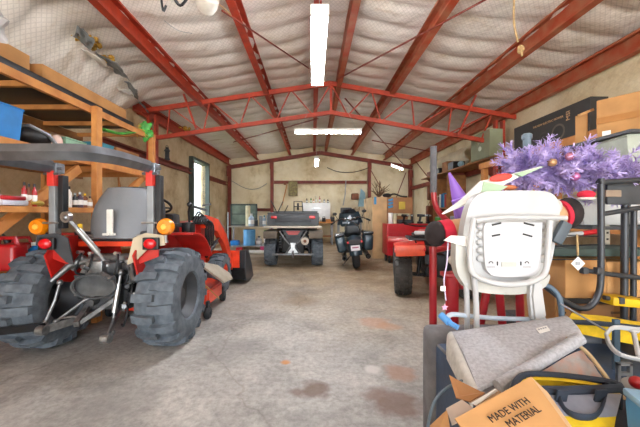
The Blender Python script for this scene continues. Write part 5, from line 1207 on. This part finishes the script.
# black tote carrying the right hand pile, and the cartons
tote('large black storage tote under the cartons on the right', (1.90, 1.93, 0), (.78, .90, .44), black, darkgrey)
carton('lower brown cardboard box with faded dark print behind the black hoop', (1.86, 2.02, .442), (.46, .36, .20), .03, card_dk)
lc = [o for o in col.objects if o.get('label', '').startswith('lower brown cardboard')][0]
for x, z, w_, h_ in ((0, .15, .08, .014), (-.09, .11, .07, .03), (0, .11, .08, .03), (.09, .11, .07, .03), (-.05, .06, .1, .018), (.06, .06, .07, .018)):
    b = MB(); b.box((x, -.1815, z), (w_, .003, h_)); b.build('printed_mark', mat('faded_ink', '#6a4c34', .8), lc)
carton('narrow cardboard box on end behind the high chair, right side', (1.56, 2.02, .442), (.10, .3, .26), 0, card, )
nc = [o for o in col.objects if o.get('label','').startswith('narrow cardboard box on end')][0]
for z in (.10, .14, .18): b = MB(); b.box((0, -.152, z), (.03, .003, .012)); b.build('printed_mark', ink, nc)
sup = thing('drawer_unit', 'dark open crate holding the two upper cartons behind the high chair', 'crate', (1.8, 2.0, .65))
for c, d in (((1.86, 2.03, .665), (.62, .40, .03)), ): b = MB(); b.box(c, d); b.build('tray', black, sup)
carton('left of the two upper cardboard boxes between high chair and black hoop', (1.665, 1.98, .682), (.25, .3, .24), 0, card, 'upper cartons')
carton('right of the two upper cardboard boxes, directly behind the black hoop', (1.965, 2.0, .682), (.33, .3, .22), .04, card_lt, 'upper cartons')
b = MB(); b.box((1.80, 1.98, .958), (.62, .26, .05), bev=.015); one(b, 'folded_cloth', mat('dark_green_cloth', '#3c4a44', .8), 'dark green folded cloth on the upper cartons', 'cloth', (1.80, 1.98, .93))
b = MB(); b.cyl(P(556, 236, 1.9), P(596, 231, 1.9), .014, n=10); t = thing('striped_rod', 'white and red rod lying on the dark green cloth', 'rod', P(556, 236, 1.9)); b.build('rod_body', white, t, smooth=True)
b = MB(); b.cyl(P(582, 232.8, 1.9), P(597, 231, 1.9), .016, n=10); b.build('red_end', redpaint, t, smooth=True)
tote('pale grey plastic tub on the steel shelf behind the black hoop', (2.10, 2.34, 1.113), (.34, .40, .20), mat('light_grey_tub', '#b4b6b4', .5), None)
b = MB(); b.box((2.45, 2.2, 1.22), (.26, .02, .20)); b.box((2.45, 2.2, 1.13), (.2, .03, .02)); one(b, 'white_board', white, 'white plastic panel leaning behind the black tubes', 'panel', (2.45, 2.2, 1.115))
t = thing('perforated_post', 'grey perforated metal strip standing behind the hoop', 'metal strip', P(605, 262, 2.1)); b = MB(); q = P(606, 240, 2.1); b.box(q + V((0, 0, -.1)), (.035, .02, .42)); b.build('strip', steelm, t)
b = MB()
for k in range(8): b.box(q + V((0, -.011, -.26 + .045*k)), (.014, .003, .014))
b.build('hole', black, t)
b = MB(); b.box((2.98, 2.32, .62), (.4, .3, .36), bev=.02); one(b, 'black_case', black, 'black case on the low steel shelf at the right edge', 'case', (2.98, 2.32, .432))
# ---------------------------------------------------------------- ottoman under the foreground pile
navy = mat('navy_vinyl', '#2f4560', .5, 0, .18, 5, .1); gry = mat('grey_cloth', '#77777a', .8, 0, .15, 14, .3)
ot = thing('ottoman', 'navy padded bench with grey worn edge under the folded carpet', 'bench', (1.07, 1.18, 0))
b = MB(); b.box((1.05, 1.08, .275), (.87, .88, .55), bev=.03, seg=3); b.build('body', navy, ot, smooth=True)
b = MB(); b.box((1.045, 1.59, .30), (.90, .13, .60), bev=.045, seg=3); b.build('grey_edge', gry, ot, smooth=True)
b = MB(); b.tube(smoothpath([(.625, 1.50, .54), (.62, 1.2, .555), (.625, .8, .55), (.635, .66, .54)]), .008, 6); b.build('piping', gry, ot)
# ---------------------------------------------------------------- high chair
hc = thing('high_chair', 'white plastic folding high chair seen from behind', 'high chair', (.93, 1.42, .56))
Yc = 1.42
def outline(pts, k=4): return smoothpath(pts + [pts[0]], k)[:-1]
def shell(name, pix, y, depth, m=white, bev=.014, dy=lambda q: 0):
    b = MB(); pl = [P(px, py, y) for px, py in pix]
    if len(pix) < 20: pl = outline(pl, 3)
    pl = [V((q.x, q.y + dy(q), q.z)) for q in pl]
    b.prism(pl, (0, depth, 0)); es = [e for e in b.bm.edges if abs(e.calc_face_angle(0)) > .9]
    bmesh.ops.bevel(b.bm, geom=es, offset=bev, segments=3, affect='EDGES', profile=.5); return b.build(name, m, hc, smooth=50)
shell('back_shell', [(486, 191), (518, 190), (546, 191), (557, 198), (560, 212), (556, 238), (552, 260), (546, 276), (536, 283), (512, 286), (486, 283), (472, 277), (465, 260), (463, 240), (465, 222), (470, 204), (477, 195)], Yc, .05)
shell('seat_pan', [(456, 240), (461, 238), (470, 262), (480, 277), (510, 283), (540, 281), (550, 274), (546, 286), (528, 293), (500, 294), (472, 290), (462, 281), (456, 266)], Yc - .03, .05, mat('cream_white2', '#b8b6ae', .4))
shell('back_panel', [(488, 222), (538, 222), (542, 226), (541, 262), (537, 272), (528, 276), (498, 276), (489, 272), (485, 262), (484, 227)], Yc - .032, .04, mat('panel_white', '#c6c6c8', .45), .008)
for s, px in ((-1, 482.5), (1, 543)):
    for k in range(5):
        b = MB(); c = P(px + s*-1, 226 + 8*k, Yc - .006); b.sphere(c, (.034, .016, .0205), 16, 10); b.build('side_rib', white, hc, smooth=True)
b = MB(); b.tube(smoothpath([P(476, 220, Yc - .04), P(500, 217, Yc - .05), P(530, 217, Yc - .05), P(566, 217.5, Yc - .04)]), .0115, 10); b.build('upper_crossbar', white, hc, smooth=True)
b = MB(); b.tube(smoothpath([P(474, 218, Yc - .05), P(470.5, 240, Yc - .055), P(470, 262, Yc - .06), P(474, 274, Yc - .07), P(492, 282, Yc - .08), P(512, 284, Yc - .08), P(532, 281, Yc - .08), P(545, 272, Yc - .06), P(548, 250, Yc - .055), P(550, 220, Yc - .045)]), .0125, 10); b.build('frame_tube', white, hc, smooth=True)
for x0_, y0_, x1_, y1_ in ((492, 224.5, 501, 222.5), (524, 222.5, 534, 225), (492, 235.5, 500, 234), (523, 233.5, 532, 236)):
    b = MB(); bar(b, P(x0_, y0_, Yc - .034), P(x1_, y1_, Yc - .034), .006, .008); b.build('slot', black, hc)
for px in (491, 527):
    b = MB(); b.tube(arc(P(px, 263, Yc - .035), .009, 0, PI, 8, 'XZ'), .002, 5); b.tube([P(px - 4, 266.5, Yc - .035), P(px + 4, 266.5, Yc - .035)], .0012, 5); b.build('latch_mark', black, hc)
for px in (497.5, 521): b = MB(); b.tube([P(px, 261, Yc - .034), P(px, 265, Yc - .034)], .003, 5); b.build('slot', black, hc)
b = MB(); b.box(P(509, 264, Yc - .034), (.07, .004, .022), bev=.002); b.build('moulded_label', mat('cream_white2', '#b8b6ae'), hc)
ZB = .565
for pts in ([P(474, 276, Yc - .06), P(476, 300, Yc - .04), V((P(477, 0, 1.40).x, 1.40, ZB))], [P(466, 282, Yc - .02), P(467, 305, Yc + .0), V((P(467, 0, 1.46).x, 1.46, ZB))], [P(537, 283, Yc - .03), P(536, 305, Yc - .0), V((P(535, 0, 1.45).x, 1.45, ZB))]):
    b = MB(); b.tube(smoothpath(pts), .0125, 10); b.build('leg', white, hc, smooth=True)
b = MB(); b.prism([P(533, 278, Yc - .06), P(543, 282, Yc - .06), P(548, 318, Yc - .06), P(534, 322, Yc - .06), P(531, 296, Yc - .06)], (0, .04, 0)); bmesh.ops.bevel(b.bm, geom=list(b.bm.edges), offset=.01, segments=2, affect='EDGES'); b.build('leg_bracket', white, hc, smooth=True)
lt = mat('pale_blue_tube', '#c3cfdb', .35)
b = MB(); b.tube(smoothpath([P(447, 318, 1.36), P(452, 314, 1.38), P(470, 315.5, 1.44), P(500, 318, 1.46), P(545, 319, 1.46)]), .011, 10); b.build('floor_bar', lt, hc, smooth=True)
b = MB(); b.tube([P(441, 314.5, 1.34), P(449, 322, 1.30)], .016, 10); b.tube([P(449, 322, 1.30), P(458, 327, 1.27)], .012, 8); b.build('blue_foot', mat('foot_blue', '#5b9ad6', .4), hc, smooth=True)
b = MB(); b.prism([P(444, 240, Yc - .05), P(451, 235, Yc - .05), P(470, 236, Yc - .02), P(474, 248, Yc - .02), P(458, 244, Yc - .05)], (0, .006, 0)); b.build('fabric_corner', paper, hc)
b = MB(); b.box(P(561, 232, Yc - .03), (.05, .03, .11), (0, .5, 0), bev=.012); b.build('side_bracket', mat('slate_plastic', '#4c565e', .5), hc, smooth=True)
b = MB(); b.sphere(P(556, 206, Yc + .03), (.022, .03, .035), 12, 8); b.build('corner_knob', mat('cream_white2', '#b8b6ae'), hc, smooth=True)
t = thing('ribbon', 'thin white ribbon with a pink star hanging left of the high chair', 'ribbon', P(451, 246, Yc - .07))
b = MB(); b.tube(smoothpath([P(448, 242, Yc - .07), P(447, 262, Yc - .09), P(444, 280, Yc - .09), P(446, 300, Yc - .09)]), .0028, 5); b.build('string', mat('lilac_string', '#cbbfd8', .7), t)
b = MB(); pts = [(math.cos(PI/2 + k*PI/5) * (.016 if k % 2 == 0 else .007), math.sin(PI/2 + k*PI/5) * (.016 if k % 2 == 0 else .007)) for k in range(10)]; c = P(445, 307, Yc - .09); b.prism([c + V((x, 0, z)) for x, z in pts], (0, .004, 0)); b.build('star', mat('pink_star', '#e3a0bc', .6), t)
b = MB(); b.box(P(443, 288, Yc - .095), (.022, .002, .022)); b.build('small_tag', paper, t)
# ---------------------------------------------------------------- lying padded figure-like bolster behind the chair
t = thing('bolster', 'tan padded roll with red band and round black end, lying behind the high chair', 'bolster', P(430, 235, 1.7))
tan_c = mat('tan_felt', '#c79a70', .8, 0, .12, 8)
A, Bp = P(444, 232, 1.60), P(560, 214, 1.62); ax_ = (Bp - A).normalized()
b = MB(); b.cyl(A, Bp, .062, n=20); b.build('roll_body', tan_c, t, smooth=True)
b = MB(); b.cyl(A - ax_*.02, A + ax_*.035, .068, n=20); b.build('red_band', mat('red_felt', '#c8203a', .8), t, smooth=True)
b = MB(); b.sphere(A - ax_*.045, (.055, .066, .068), 18, 12); b.build('black_end', mat('black_felt', '#2a2020', .9, 0, .3, 20, .3), t, smooth=True)
b = MB(); b.cyl(Bp - ax_*.01, Bp + ax_*.012, .075, n=24); b.build('red_disc', mat('red_felt', '#c8203a'), t, smooth=True)
b = MB(); b.sphere(Bp + ax_*.045, (.06, .075, .085), 18, 12); b.build('black_disc', mat('black_felt', '#2a2020'), t, smooth=True)
t = thing('red_hat', 'small red and white felt hat under the right side of the purple tree', 'hat', P(586, 195, 1.55))
b = MB(); b.sphere(P(586, 194, 1.55), (.036, .04, .022), 14, 8); b.build('crown', mat('red_felt', '#c8203a'), t, smooth=True); b = MB(); b.sphere(P(586, 198, 1.55), (.04, .04, .009), 14, 6); b.build('brim', paper, t, smooth=True)
# ---------------------------------------------------------------- red tubular machine behind
rm = thing('tubular_machine', 'red tubular steel machine with a grey foam handle, behind the high chair', 'machine', (.95, 1.95, 0))
dr = mat('machine_red', '#a8202a', .3, 0, .1, 8, coat=.4)
Ym = 1.95
b = MB(); b.tube(smoothpath([P(433.5, 190, Ym), P(435, 203, Ym), P(441, 214, Ym), P(452, 224, Ym), P(468, 236, Ym)]), .018, 12); b.build('handle_tube', dr, rm, smooth=True)
b = MB(); b.cyl(P(433.5, 146, Ym), P(433.5, 192, Ym), .021, n=16); b.build('foam_grip', mat('grey_foam', '#5e5e62', .85, 0, .12, 30, .3), rm, smooth=True)
b = MB(); b.cyl(P(433, 246, Ym), V((P(433, 0, Ym).x, Ym, .02)), .0235, n=14); b.build('front_upright', dr, rm, smooth=True)
b = MB(); b.tube([P(468, 236, Ym), P(452, 246, Ym), P(433, 250, Ym)], .02, 10); b.build('neck_tube', dr, rm, smooth=True)
b = MB(); b.tube([P(452, 276, Ym), V((P(452, 0, Ym).x, Ym, .02))], .042, 12, flat=(1, .8)); b.build('main_post', dr, rm, smooth=True)
b = MB(); b.box(P(452, 274, Ym), (.12, .1, .03), bev=.006); b.build('post_cap', dr, rm, smooth=True)
b = MB(); b.tube([P(459, 274, Ym), P(462, 250, Ym), P(468, 236, Ym)], .025, 10); b.build('upper_link', dr, rm, smooth=True)
b = MB(); b.lathe([(.014, -.02), (.03, -.02), (.03, .02), (.014, .02)], P(454, 260, Ym - .06), 'Y', 18, closed=True); b.build('bearing_ring', mat('cream_plastic', '#d8d6cc'), rm, smooth=True)
for k, (a, c_) in enumerate((((489, 280), (479, 330)), ((498, 280), (503, 330)), ((519, 278), (521, 335)))):
    b = MB(); b.tube([P(*a, Ym), P(*c_, Ym), P(c_[0] + (c_[0]-a[0])*1.6, 395, Ym)], .026, 10, flat=(1, .8)); b.build('lower_tube', dr, rm, smooth=True)
b = MB(); b.tube([P(459, 285, Ym), P(540, 288, Ym)], .025, 10); b.build('cross_tube', dr, rm, smooth=True)
b = MB(); b.sphere(P(512, 284, Ym - .08), (.17, .06, .05), 16, 8); b.build('green_pad', mat('dark_green_cloth', '#3c4a44'), rm, smooth=True)
# ---------------------------------------------------------------- purple tree
tree = thing('christmas_tree', 'artificial purple tinsel tree lying on its side above the high chair', 'artificial tree', P(570, 180, 2.0))
rr = random.Random(11)
pu = mat('purple_tinsel', '#c6b6e2', .6, 0, .3, 20, hex2='#a390cc')
T0, T1 = P(624, 176, 1.98), P(508, 170, 1.88)
def branch(b, p, d, l, n_):
    d = d.normalized(); sd = d.cross(V((0, 0, 1))).normalized(); u = sd.cross(d)
    b.tube([p, p + d*l], .003, 3)
    for k in range(n_):
        f = (k + .5)/n_; q = p + d*l*f
        for j in range(6):
            a = rr.uniform(0, 2*PI); e = (sd*math.cos(a) + u*math.sin(a))*rr.uniform(.022, .038) + d*.02
            w_ = d.cross(e).normalized()*.0035
            b.add([q - w_, q + w_, q + e + w_*.5, q + e - w_*.5], [(0, 1, 2, 3)])
b = MB()
for k in range(190):
    f = rr.random() ** .8; p = T0.lerp(T1, f*.94); d = V((rr.uniform(-1, .9), rr.uniform(-.7, .5), rr.uniform(-.75, 1)))
    d.normalize(); d += (T1 - T0).normalized()*.45
    l = rr.uniform(.10, .24) * (1.1 - .35*abs(f - .45))
    branch(b, p, d, l, 15)
for px, py in ((516, 151), (522, 148), (545, 152), (583, 147), (600, 150), (612, 152), (628, 158), (508, 165), (578, 150), (565, 158), (640, 166)):
    q = P(px, py, 1.92); o = P(px + rr.uniform(-10, 8), 180, 1.94); branch(b, o, q - o, (q-o).length, 14)
b.build('foliage', pu, tree)
b = MB(); b.tube([T0, T1], .012, 6); b.build('trunk', mat('purple_tinsel', '#a893d8'), tree)
for k, (px, py, c_) in enumerate(((570, 156, '#c48098'), (552, 162, '#b08a64'), (575, 176, '#c070a0'))):
    b = MB(); b.sphere(P(px, py, 1.80), .026, 14, 10); one(b, 'ornament', mat('ornament%d' % k, c_, .25, .4), ['shiny pink ball ornament near the top of the purple tree', 'tan ball ornament left of the pink one in the purple tree', 'magenta ball ornament in the middle of the purple tree'][k], 'ornament', P(px, py, 1.80), 'tree ornaments')
t = thing('blue_grey_pipe', 'blue-grey capped pipe standing up behind the purple tree', 'pipe', P(527, 160, 2.2)); b = MB(); b.lathe([(.026, -.3), (.026, .1), (.034, .1), (.034, .13), (.02, .14)], P(527, 152, 2.2), 'Z', 16); b.build('pipe_body', mat('pipe_grey', '#667884', .5), t, smooth=True)
# purple cones
t = thing('purple_cone', 'purple plastic cone pointing up behind the high chair', 'cone', P(470, 222, 2.3))
b = MB(); A, Bp = P(466, 214, 2.3), P(449, 172, 2.3); b.cyl(A, Bp, .085, .008, n=20); b.build('upper_cone', purple, t, smooth=True)
b = MB(); A, Bp = P(458, 198, 2.25), P(474, 232, 2.25); b.cyl(A, Bp, .05, .08, n=20); b.build('lower_cone', purple, t, smooth=True)
# banner
t = thing('pennant_banner', 'white, green and red folded pennant lying across the top of the high chair', 'banner', P(480, 195, 1.6))
b = MB(); b.prism([P(443, 214, 1.5), P(462, 200, 1.55), P(482, 181, 1.6), P(505, 176, 1.6), P(543, 166, 1.6), P(520, 176, 1.6), P(498, 188, 1.58), P(470, 203, 1.54)], (0, .02, .004)); b.build('white_cloth', paper, t)
b = MB(); b.prism([P(481, 195, 1.55), P(484, 181, 1.59), P(495, 183, 1.58), P(508, 186, 1.56), P(498, 192, 1.55)], (0, .012, 0)); b.build('green_patch', mat('pale_green_cloth', '#a9c4a4', .8), t)
b = MB(); b.prism([P(515, 173, 1.585), P(545, 165.5, 1.585), P(522, 176, 1.575)], (0, .012, 0)); b.build('green_patch', mat('pale_green_cloth', '#a9c4a4'), t)
b = MB(); b.sphere(P(501, 177, 1.575), (.062, .01, .02), 16, 8)
bmesh.ops.rotate(b.bm, cent=P(501, 177, 1.575), matrix=Matrix.Rotation(-.16, 3, 'Y'), verts=b.bm.verts); b.build('red_patch', mat('faded_red', '#d2483c', .7), t, smooth=True)
b = MB(); b.sphere(P(509, 187, 1.6), (.045, .02, .014), 12, 6); one(b, 'cloth_bunch', mat('orange_brown', '#b56a44', .6), 'orange-brown bunched cloth poking out under the pennant', 'cloth', P(509, 187, 1.6))
# ---------------------------------------------------------------- folded carpet
cp = mat('carpet_pile', '#b9b9bd', .95, 0, .12, 90, .6, 300); cpb = mat('carpet_backing', '#a9a6a6', .9, 0, .15, 40, .3)
ct = thing('carpet', 'folded beige-grey carpet piece lying in front of the high chair', 'carpet', P(510, 350, 1.2))
BLc, BRc, FRc, FLc = P(452, 331, 1.31), P(566, 315, 1.31), P(583, 335, 1.16), P(478, 388, 1.0)
def cs(u, v):
    p = BLc.lerp(BRc, u).lerp(FLc.lerp(FRc, u), v)
    p.z += .012*math.sin(PI*v) + .006*noise.noise(V((u*3, v*3, 2))); return p
b = MB(); b.grid(cs, 16, 12, (0, 0, -.014)); b.build('top_fold', cp, ct, smooth=60)
def left(u, v):   # drop of the left end, wrapping under
    e = BLc.lerp(FLc, v)
    a = u*PI*.62; r = .035
    p = e + V((-math.sin(a)*r*.6 - .004, 0, -(1 - math.cos(a))*r)); 
    if u > .55: p += V((.0, .0, -(u - .55)*.16*(1 - .8*v)))
    return p
b = MB(); b.grid(left, 12, 10, (.008, .0, .0)); b.build('left_fold', mat('carpet_edge', '#c9c6be', .9, 0, .1, 30, .3), ct, smooth=60)
for k in range(3):
    o = V((.018 + .022*k, -.0, -.03 - .016*k))
    b = MB(); b.grid(lambda u, v: (BLc.lerp(BRc, u*.55).lerp(FLc.lerp(FRc, u*.5), .12 + v*.86) + o), 8, 8, (0, 0, -.008)); b.build('inner_layer', cpb, ct, smooth=60)
b = MB(); q = cs(.73, .44); q2 = cs(.86, .40); uu = (q2 - q).normalized(); vv_ = (cs(.73, .56) - q).normalized(); nn = uu.cross(vv_).normalized() * .0015
if nn.z < 0: nn = -nn
pc = [cs(.66, .40), cs(.76, .40), cs(.76, .58), cs(.66, .58)]; b.prism([k + nn*2 for k in pc], nn); b.build('paper_sticker', paper, ct)
cc = (pc[0]+pc[2])/2 + nn*3.2; 
for k in range(4):
    o_ = (pc[1]-pc[0])*(-.3 + .2*k) + (pc[0]-pc[3])*.15; a_v = (pc[1]-pc[0])*.07; b_v = (pc[0]-pc[3])*.12
    b = MB(); b.prism([cc + o_ - a_v - b_v, cc + o_ + a_v - b_v, cc + o_ + a_v + b_v, cc + o_ - a_v + b_v], nn*.3); b.build('printed_mark', greypaint, ct)
t = thing('carpet_roll', 'thin rolled strip of carpet lying in front of the folded carpet', 'carpet roll', P(540, 360, 1.05))
A, Bp = P(580, 338, 1.12), P(498, 386, 1.0); b = MB(); b.cyl(A, Bp, .021, n=20); b.build('roll', cp, t, smooth=True)
b = MB(); dd = (A - Bp).normalized(); b.tube([A + dd*.001 + V((.012*math.cos(a*.6)*a/16, 0, .012*math.sin(a*.6)*a/16)) for a in range(1, 22)], .0015, 4); b.build('spiral_edge', cpb, t)
b = MB(); b.grid(lambda u, v: P(582, 344, 1.12).lerp(P(500, 384, 1.0), u).lerp(P(604, 374, 1.07).lerp(P(520, 388, 1.03), u), v) + V((0, 0, -.02 + .01*noise.noise(V((u*3, v*3, 0))))), 10, 8, (0, 0, -.01)); one(b, 'carpet_offcut', mat('mottled_carpet', '#a39c96', .95, 0, .2, 30, .4, hex2='#b48f80'), 'flat mottled grey carpet offcut behind the tool bag', 'carpet', P(560, 370, 1.0), smooth=60)
# ---------------------------------------------------------------- MADE WITH box
bxm = thing('torn_box', 'torn open cardboard box printed MADE WITH MATERIAL nearest the camera', 'box', (.5, .72, 0))
cin = mat('cardboard_inside', '#a98a6c', .85, 0, .1, 5)
def sheet(name, pts, m, par, th=.004):
    b = MB(); pts = [V(p) for p in pts]; nrm = (pts[1]-pts[0]).cross(pts[2]-pts[0]).normalized()*th; b.prism(pts, nrm); return b.build(name, m, par)
C0, C1, C2 = P(455, 418, .76), P(531, 376, .86), P(572, 432, .72)
def onflap(px, py):      # point of the flap plane seen there
    o = V((0, 0, H)); d = P(px, py, 1) - o; pn = (C1-C0).cross(C2-C0).normalized(); return o + d * ((C0 - o).dot(pn) / d.dot(pn))
C3 = onflap(500, 480)
sheet('printed_flap', [C0, C1, C2, C3], card_lt, bxm)
sheet('printed_flap_edge', [C1, P(548, 392, .84), P(573, 428, .75), C2], mat('cardboard_pale', '#dbb487', .85), bxm)
sheet('torn_flap', [P(449, 375, .95), P(456, 398, .88), P(470, 402, .86), P(485, 393, .86), P(473, 390, .9)], card_dk, bxm)
sheet('torn_flap', [P(471, 402, .84), P(496, 388, .88), P(503, 393, .88), P(504, 408, .82), P(488, 414, .8)], cin, bxm)
sheet('torn_flap', [P(446, 408, .84), P(462, 399, .87), P(480, 412, .83), P(452, 424, .8)], mat('grey_flap', '#b8a696', .85), bxm)
sheet('torn_flap', [P(430, 425, .80), P(447, 409, .84), P(452, 440, .74), P(430, 450, .7)], card, bxm)
sheet('white_edge', [P(472, 403, .835), P(496, 388.5, .87), P(498, 390.5, .87), P(476, 405, .83)], paper, bxm)
b = MB(); x0, x1, y0, y1, zt_ = .30, .60, .64, .86, .56
for c, d in (((.45, y1, zt_/2), (.3, .006, zt_)), ((.45, y0, zt_/2), (.3, .006, zt_)), ((x0, .75, zt_/2), (.006, .22, zt_)), ((x1, .75, zt_/2), (.006, .22, zt_)), ((.45, .75, .005), (.3, .22, .01))): b.box(c, d)
b.build('body', card, bxm)
ru = (C1 - C0).normalized(); up_ = (C0 - C3); up_ = (up_ - ru*up_.dot(ru)).normalized(); nn = ru.cross(up_).normalized()
if nn.z < 0: nn = -nn
sm_ = lambda p: p + nn*.007
q0, q1 = onflap(486, 419), onflap(538, 392.0); r_ = (q1-q0).normalized(); uq = onflap(505, 395) - onflap(512, 409); 
text('MADE WITH', .0245, ink, bxm, sm_((onflap(509, 411))), r_, uq)
text('MATERIAL', .0245, ink, bxm, sm_((onflap(523, 418))), r_, uq)
# ---------------------------------------------------------------- tool bag
bg_ = thing('tool_bag', 'open yellow and grey canvas tool bag with black handles', 'tool bag', (.88, .95, .56))
navyc = mat('dark_trim_cloth', '#2c3440', .8, 0, .15, 12, .2); greyc = mat('grey_canvas', '#8a8d98', .85, 0, .1, 20, .2)
def bp(px, py, y): return P(px, py, y)
F0, F1, F2, F3 = bp(514, 388, .93), bp(621, 388, .93), bp(612, 440, .82), bp(522, 440, .82)
b = MB(); b.grid(lambda u, v: F0.lerp(F1, u).lerp(F3.lerp(F2, u), v) + V((0, -.02*math.sin(PI*u)*math.sin(PI*v), 0)), 12, 6, (0, .006, 0)); b.build('front_wall', yellowcloth, bg_, smooth=60)
b = MB(); b.grid(lambda u, v: F0.lerp(F1, .2 + .8*u).lerp(F3.lerp(F2, .2 + .75*u), .1 + .40*v*(.8+.3*u)) + V((0, -.02*math.sin(PI*(.2+.8*u))*math.sin(PI*.4*v) - .006, 0)), 12, 5, (0, .004, 0)); b.build('front_pocket', greyc, bg_, smooth=60)
K0, K1 = bp(528, 374, .99), bp(602, 380, .99)
b = MB(); b.grid(lambda u, v: K0.lerp(K1, u) + V((0, 0, -.065*v)), 8, 4, (0, .006, 0)); b.build('back_wall', yellowcloth, bg_)
for a, c_ in ((F0, K0), (F1, K1)): b = MB(); b.grid(lambda u, v: a.lerp(c_, u) + V((0, 0, -.08*v)), 4, 4, (.006, 0, 0)); b.build('end_wall', navyc, bg_)
b = MB(); b.tube(smoothpath([F0, bp(517, 380, .96), K0, bp(560, 375, .995), K1, bp(618, 384, .96), F1]), .010, 8); b.tube(smoothpath([F0, bp(560, 390, .92), F1]), .013, 8); b.build('zip_rim', navyc, bg_, smooth=True)
b = MB(); b.tube(smoothpath([bp(519, 384, .95), bp(530, 378, .98), bp(560, 379, .985), bp(590, 383, .98), bp(606, 388, .95)]), .011, 8, flat=(1, .4)); b.build('yellow_zip_tape', yellowcloth, bg_, smooth=True)
b = MB(); b.tube(smoothpath([bp(558, 394, .90), bp(564, 408, .87), bp(578, 416, .84), bp(596, 415, .85), bp(604, 400, .89), bp(603, 392, .90)]), .009, 8, flat=(.5, 1.3)); b.build('handle', navyc, bg_, smooth=True)
for px in (561, 600): b = MB(); b.box(bp(px, 398, .893), (.032, .006, .06), (.2, 0, 0)); b.build('handle_patch', navyc, bg_)
b = MB(); b.box((.88, .94, .575), (.30, .2, .03), bev=.008); b.build('base', navyc, bg_)
b = MB(); b.grid(lambda u, v: bp(585, 383, 1.0).lerp(bp(600, 388, .98), u) + V((0, -.03*v, -.05*v)), 4, 3, (0, .005, 0)); b.build('blue_lining', blue, bg_)
# ---------------------------------------------------------------- bottom right corner
t = thing('cable', 'tan cord curving down past the right end of the tool bag', 'cord', P(573, 344, 1.1)); b = MB(); b.tube(smoothpath([P(566, 338, 1.13), P(585, 350, 1.1), P(600, 368, 1.05), P(618, 392, 1.0), P(645, 418, .95)]), .007, 8); b.build('cord_line', mat('tan_cord', '#b9a078', .7), t, smooth=True)
t = thing('dark_cable', 'thin dark cable looping from the ottoman to the torn box', 'cable', P(450, 385, 1.0)); b = MB(); b.tube(smoothpath([P(462, 380, 1.0), P(446, 388, .95), P(434, 402, .9), P(428, 425, .85), P(426, 450, .8)]), .0045, 6); b.build('cable_line', mat('slate_cable', '#4f5f68', .5), t, smooth=True)
tote('pale blue plastic tub in the bottom right corner', (.97, .70, .552), (.30, .18, .17), bluelt, mat('pale_blue2', '#9cc3dd', .4), -.3)
t = thing('game_controller', 'white rounded plastic toy with a red badge above the blue tub', 'toy', P(632, 383, 1.05)); b = MB(); b.sphere(P(640, 388, 1.02), (.05, .05, .03), 16, 10); b.build('shell', white, t, smooth=True); b = MB(); b.sphere(P(637, 382, .99), (.022, .02, .02), 12, 8); b.build('red_badge', redpaint, t, smooth=True)
t = thing('basket_frame', 'white plastic frame with looped corners at the right edge', 'frame', P(625, 340, 1.15)); b = MB(); b.tube(outline([P(606, 334, 1.2), P(614, 327, 1.22), P(636, 329, 1.23), P(660, 332, 1.25), P(662, 362, 1.12), P(640, 359, 1.12), P(620, 354, 1.12), P(610, 345, 1.16)], 3), .0085, 8, closed=True, flat=(.7, 1.2)); b.build('loop', white, t, smooth=True)
b = MB(); b.tube([P(633, 329, 1.23), P(639, 357, 1.12)], .008, 8); b.sphere(P(633, 330, 1.225), (.02, .02, .01), 10, 6); b.build('cross_piece', white, t, smooth=True)
b = MB(); b.box(P(616, 350, 1.25), (.024, .012, .26)); b.build('blue_strap', mat('slate_strap', '#40525f', .8), t)
t = thing('latch_plate', 'steel latch plate below the white plastic frame', 'latch', P(624, 372, 1.12)); b = MB(); q = P(624, 373, 1.12)
for dx, dz, w_, h_ in ((-.022, 0, .01, .08), (.022, .0, .01, .08), (0, .036, .054, .01), (0, -.036, .054, .01), (.0, .0, .04, .01)): b.box(q + V((dx, 0, dz)), (w_, .012, h_))
b.build('plate', steelm, t)
# yellow and black seat pad, blue bar
t = thing('yellow_pad', 'yellow and dark padded cushion under the brown carton at right', 'cushion', P(610, 320, 1.5))
b = MB(); b.grid(lambda u, v: P(566, 322, 1.42).lerp(P(645, 338, 1.42), u).lerp(P(572, 312, 1.55).lerp(P(645, 322, 1.6), u), v) + V((0, 0, .03*math.sin(PI*u)*math.sin(PI*v))), 12, 6, (0, 0, -.04)); b.build('pad', yellowcloth, t, smooth=60)
b = MB(); b.tube(smoothpath([P(566, 321, 1.42), P(600, 323, 1.41), P(645, 328, 1.41)]), .012, 8); b.build('dark_edge', navyc, t, smooth=True)
b = MB(); b.box(P(622, 300, 1.75), (.22, .12, .05), (0, .1, 0), bev=.015); one(b, 'yellow_block', yellow, 'small bright yellow block between the black tubes', 'block', P(622, 300, 1.75))
t = thing('curved_bar', 'grey-blue curved tube rising right of the high chair legs', 'tube', P(560, 315, 1.5)); b = MB(); b.tube(smoothpath([P(541, 283, 1.55), P(552, 288, 1.52), P(560, 300, 1.5), P(563, 330, 1.48)]), .013, 10); b.build('tube_body', mat('slate_tube', '#56697a', .4), t, smooth=True)
b = MB(); b.tube([P(560, 303, 1.45), P(606, 330, 1.3)], .004, 6); one(b, 'wire', greypaint, 'thin white wire crossing in front of the yellow cushion', 'wire', P(560, 303, 1.45))
# lid under items: dark crate filling between the ottoman and the tote
tote('dark blue crate under the yellow cushion', (1.75, 1.18, 0), (.44, .5, .6), mat('navy_crate', '#26323e', .5), black)
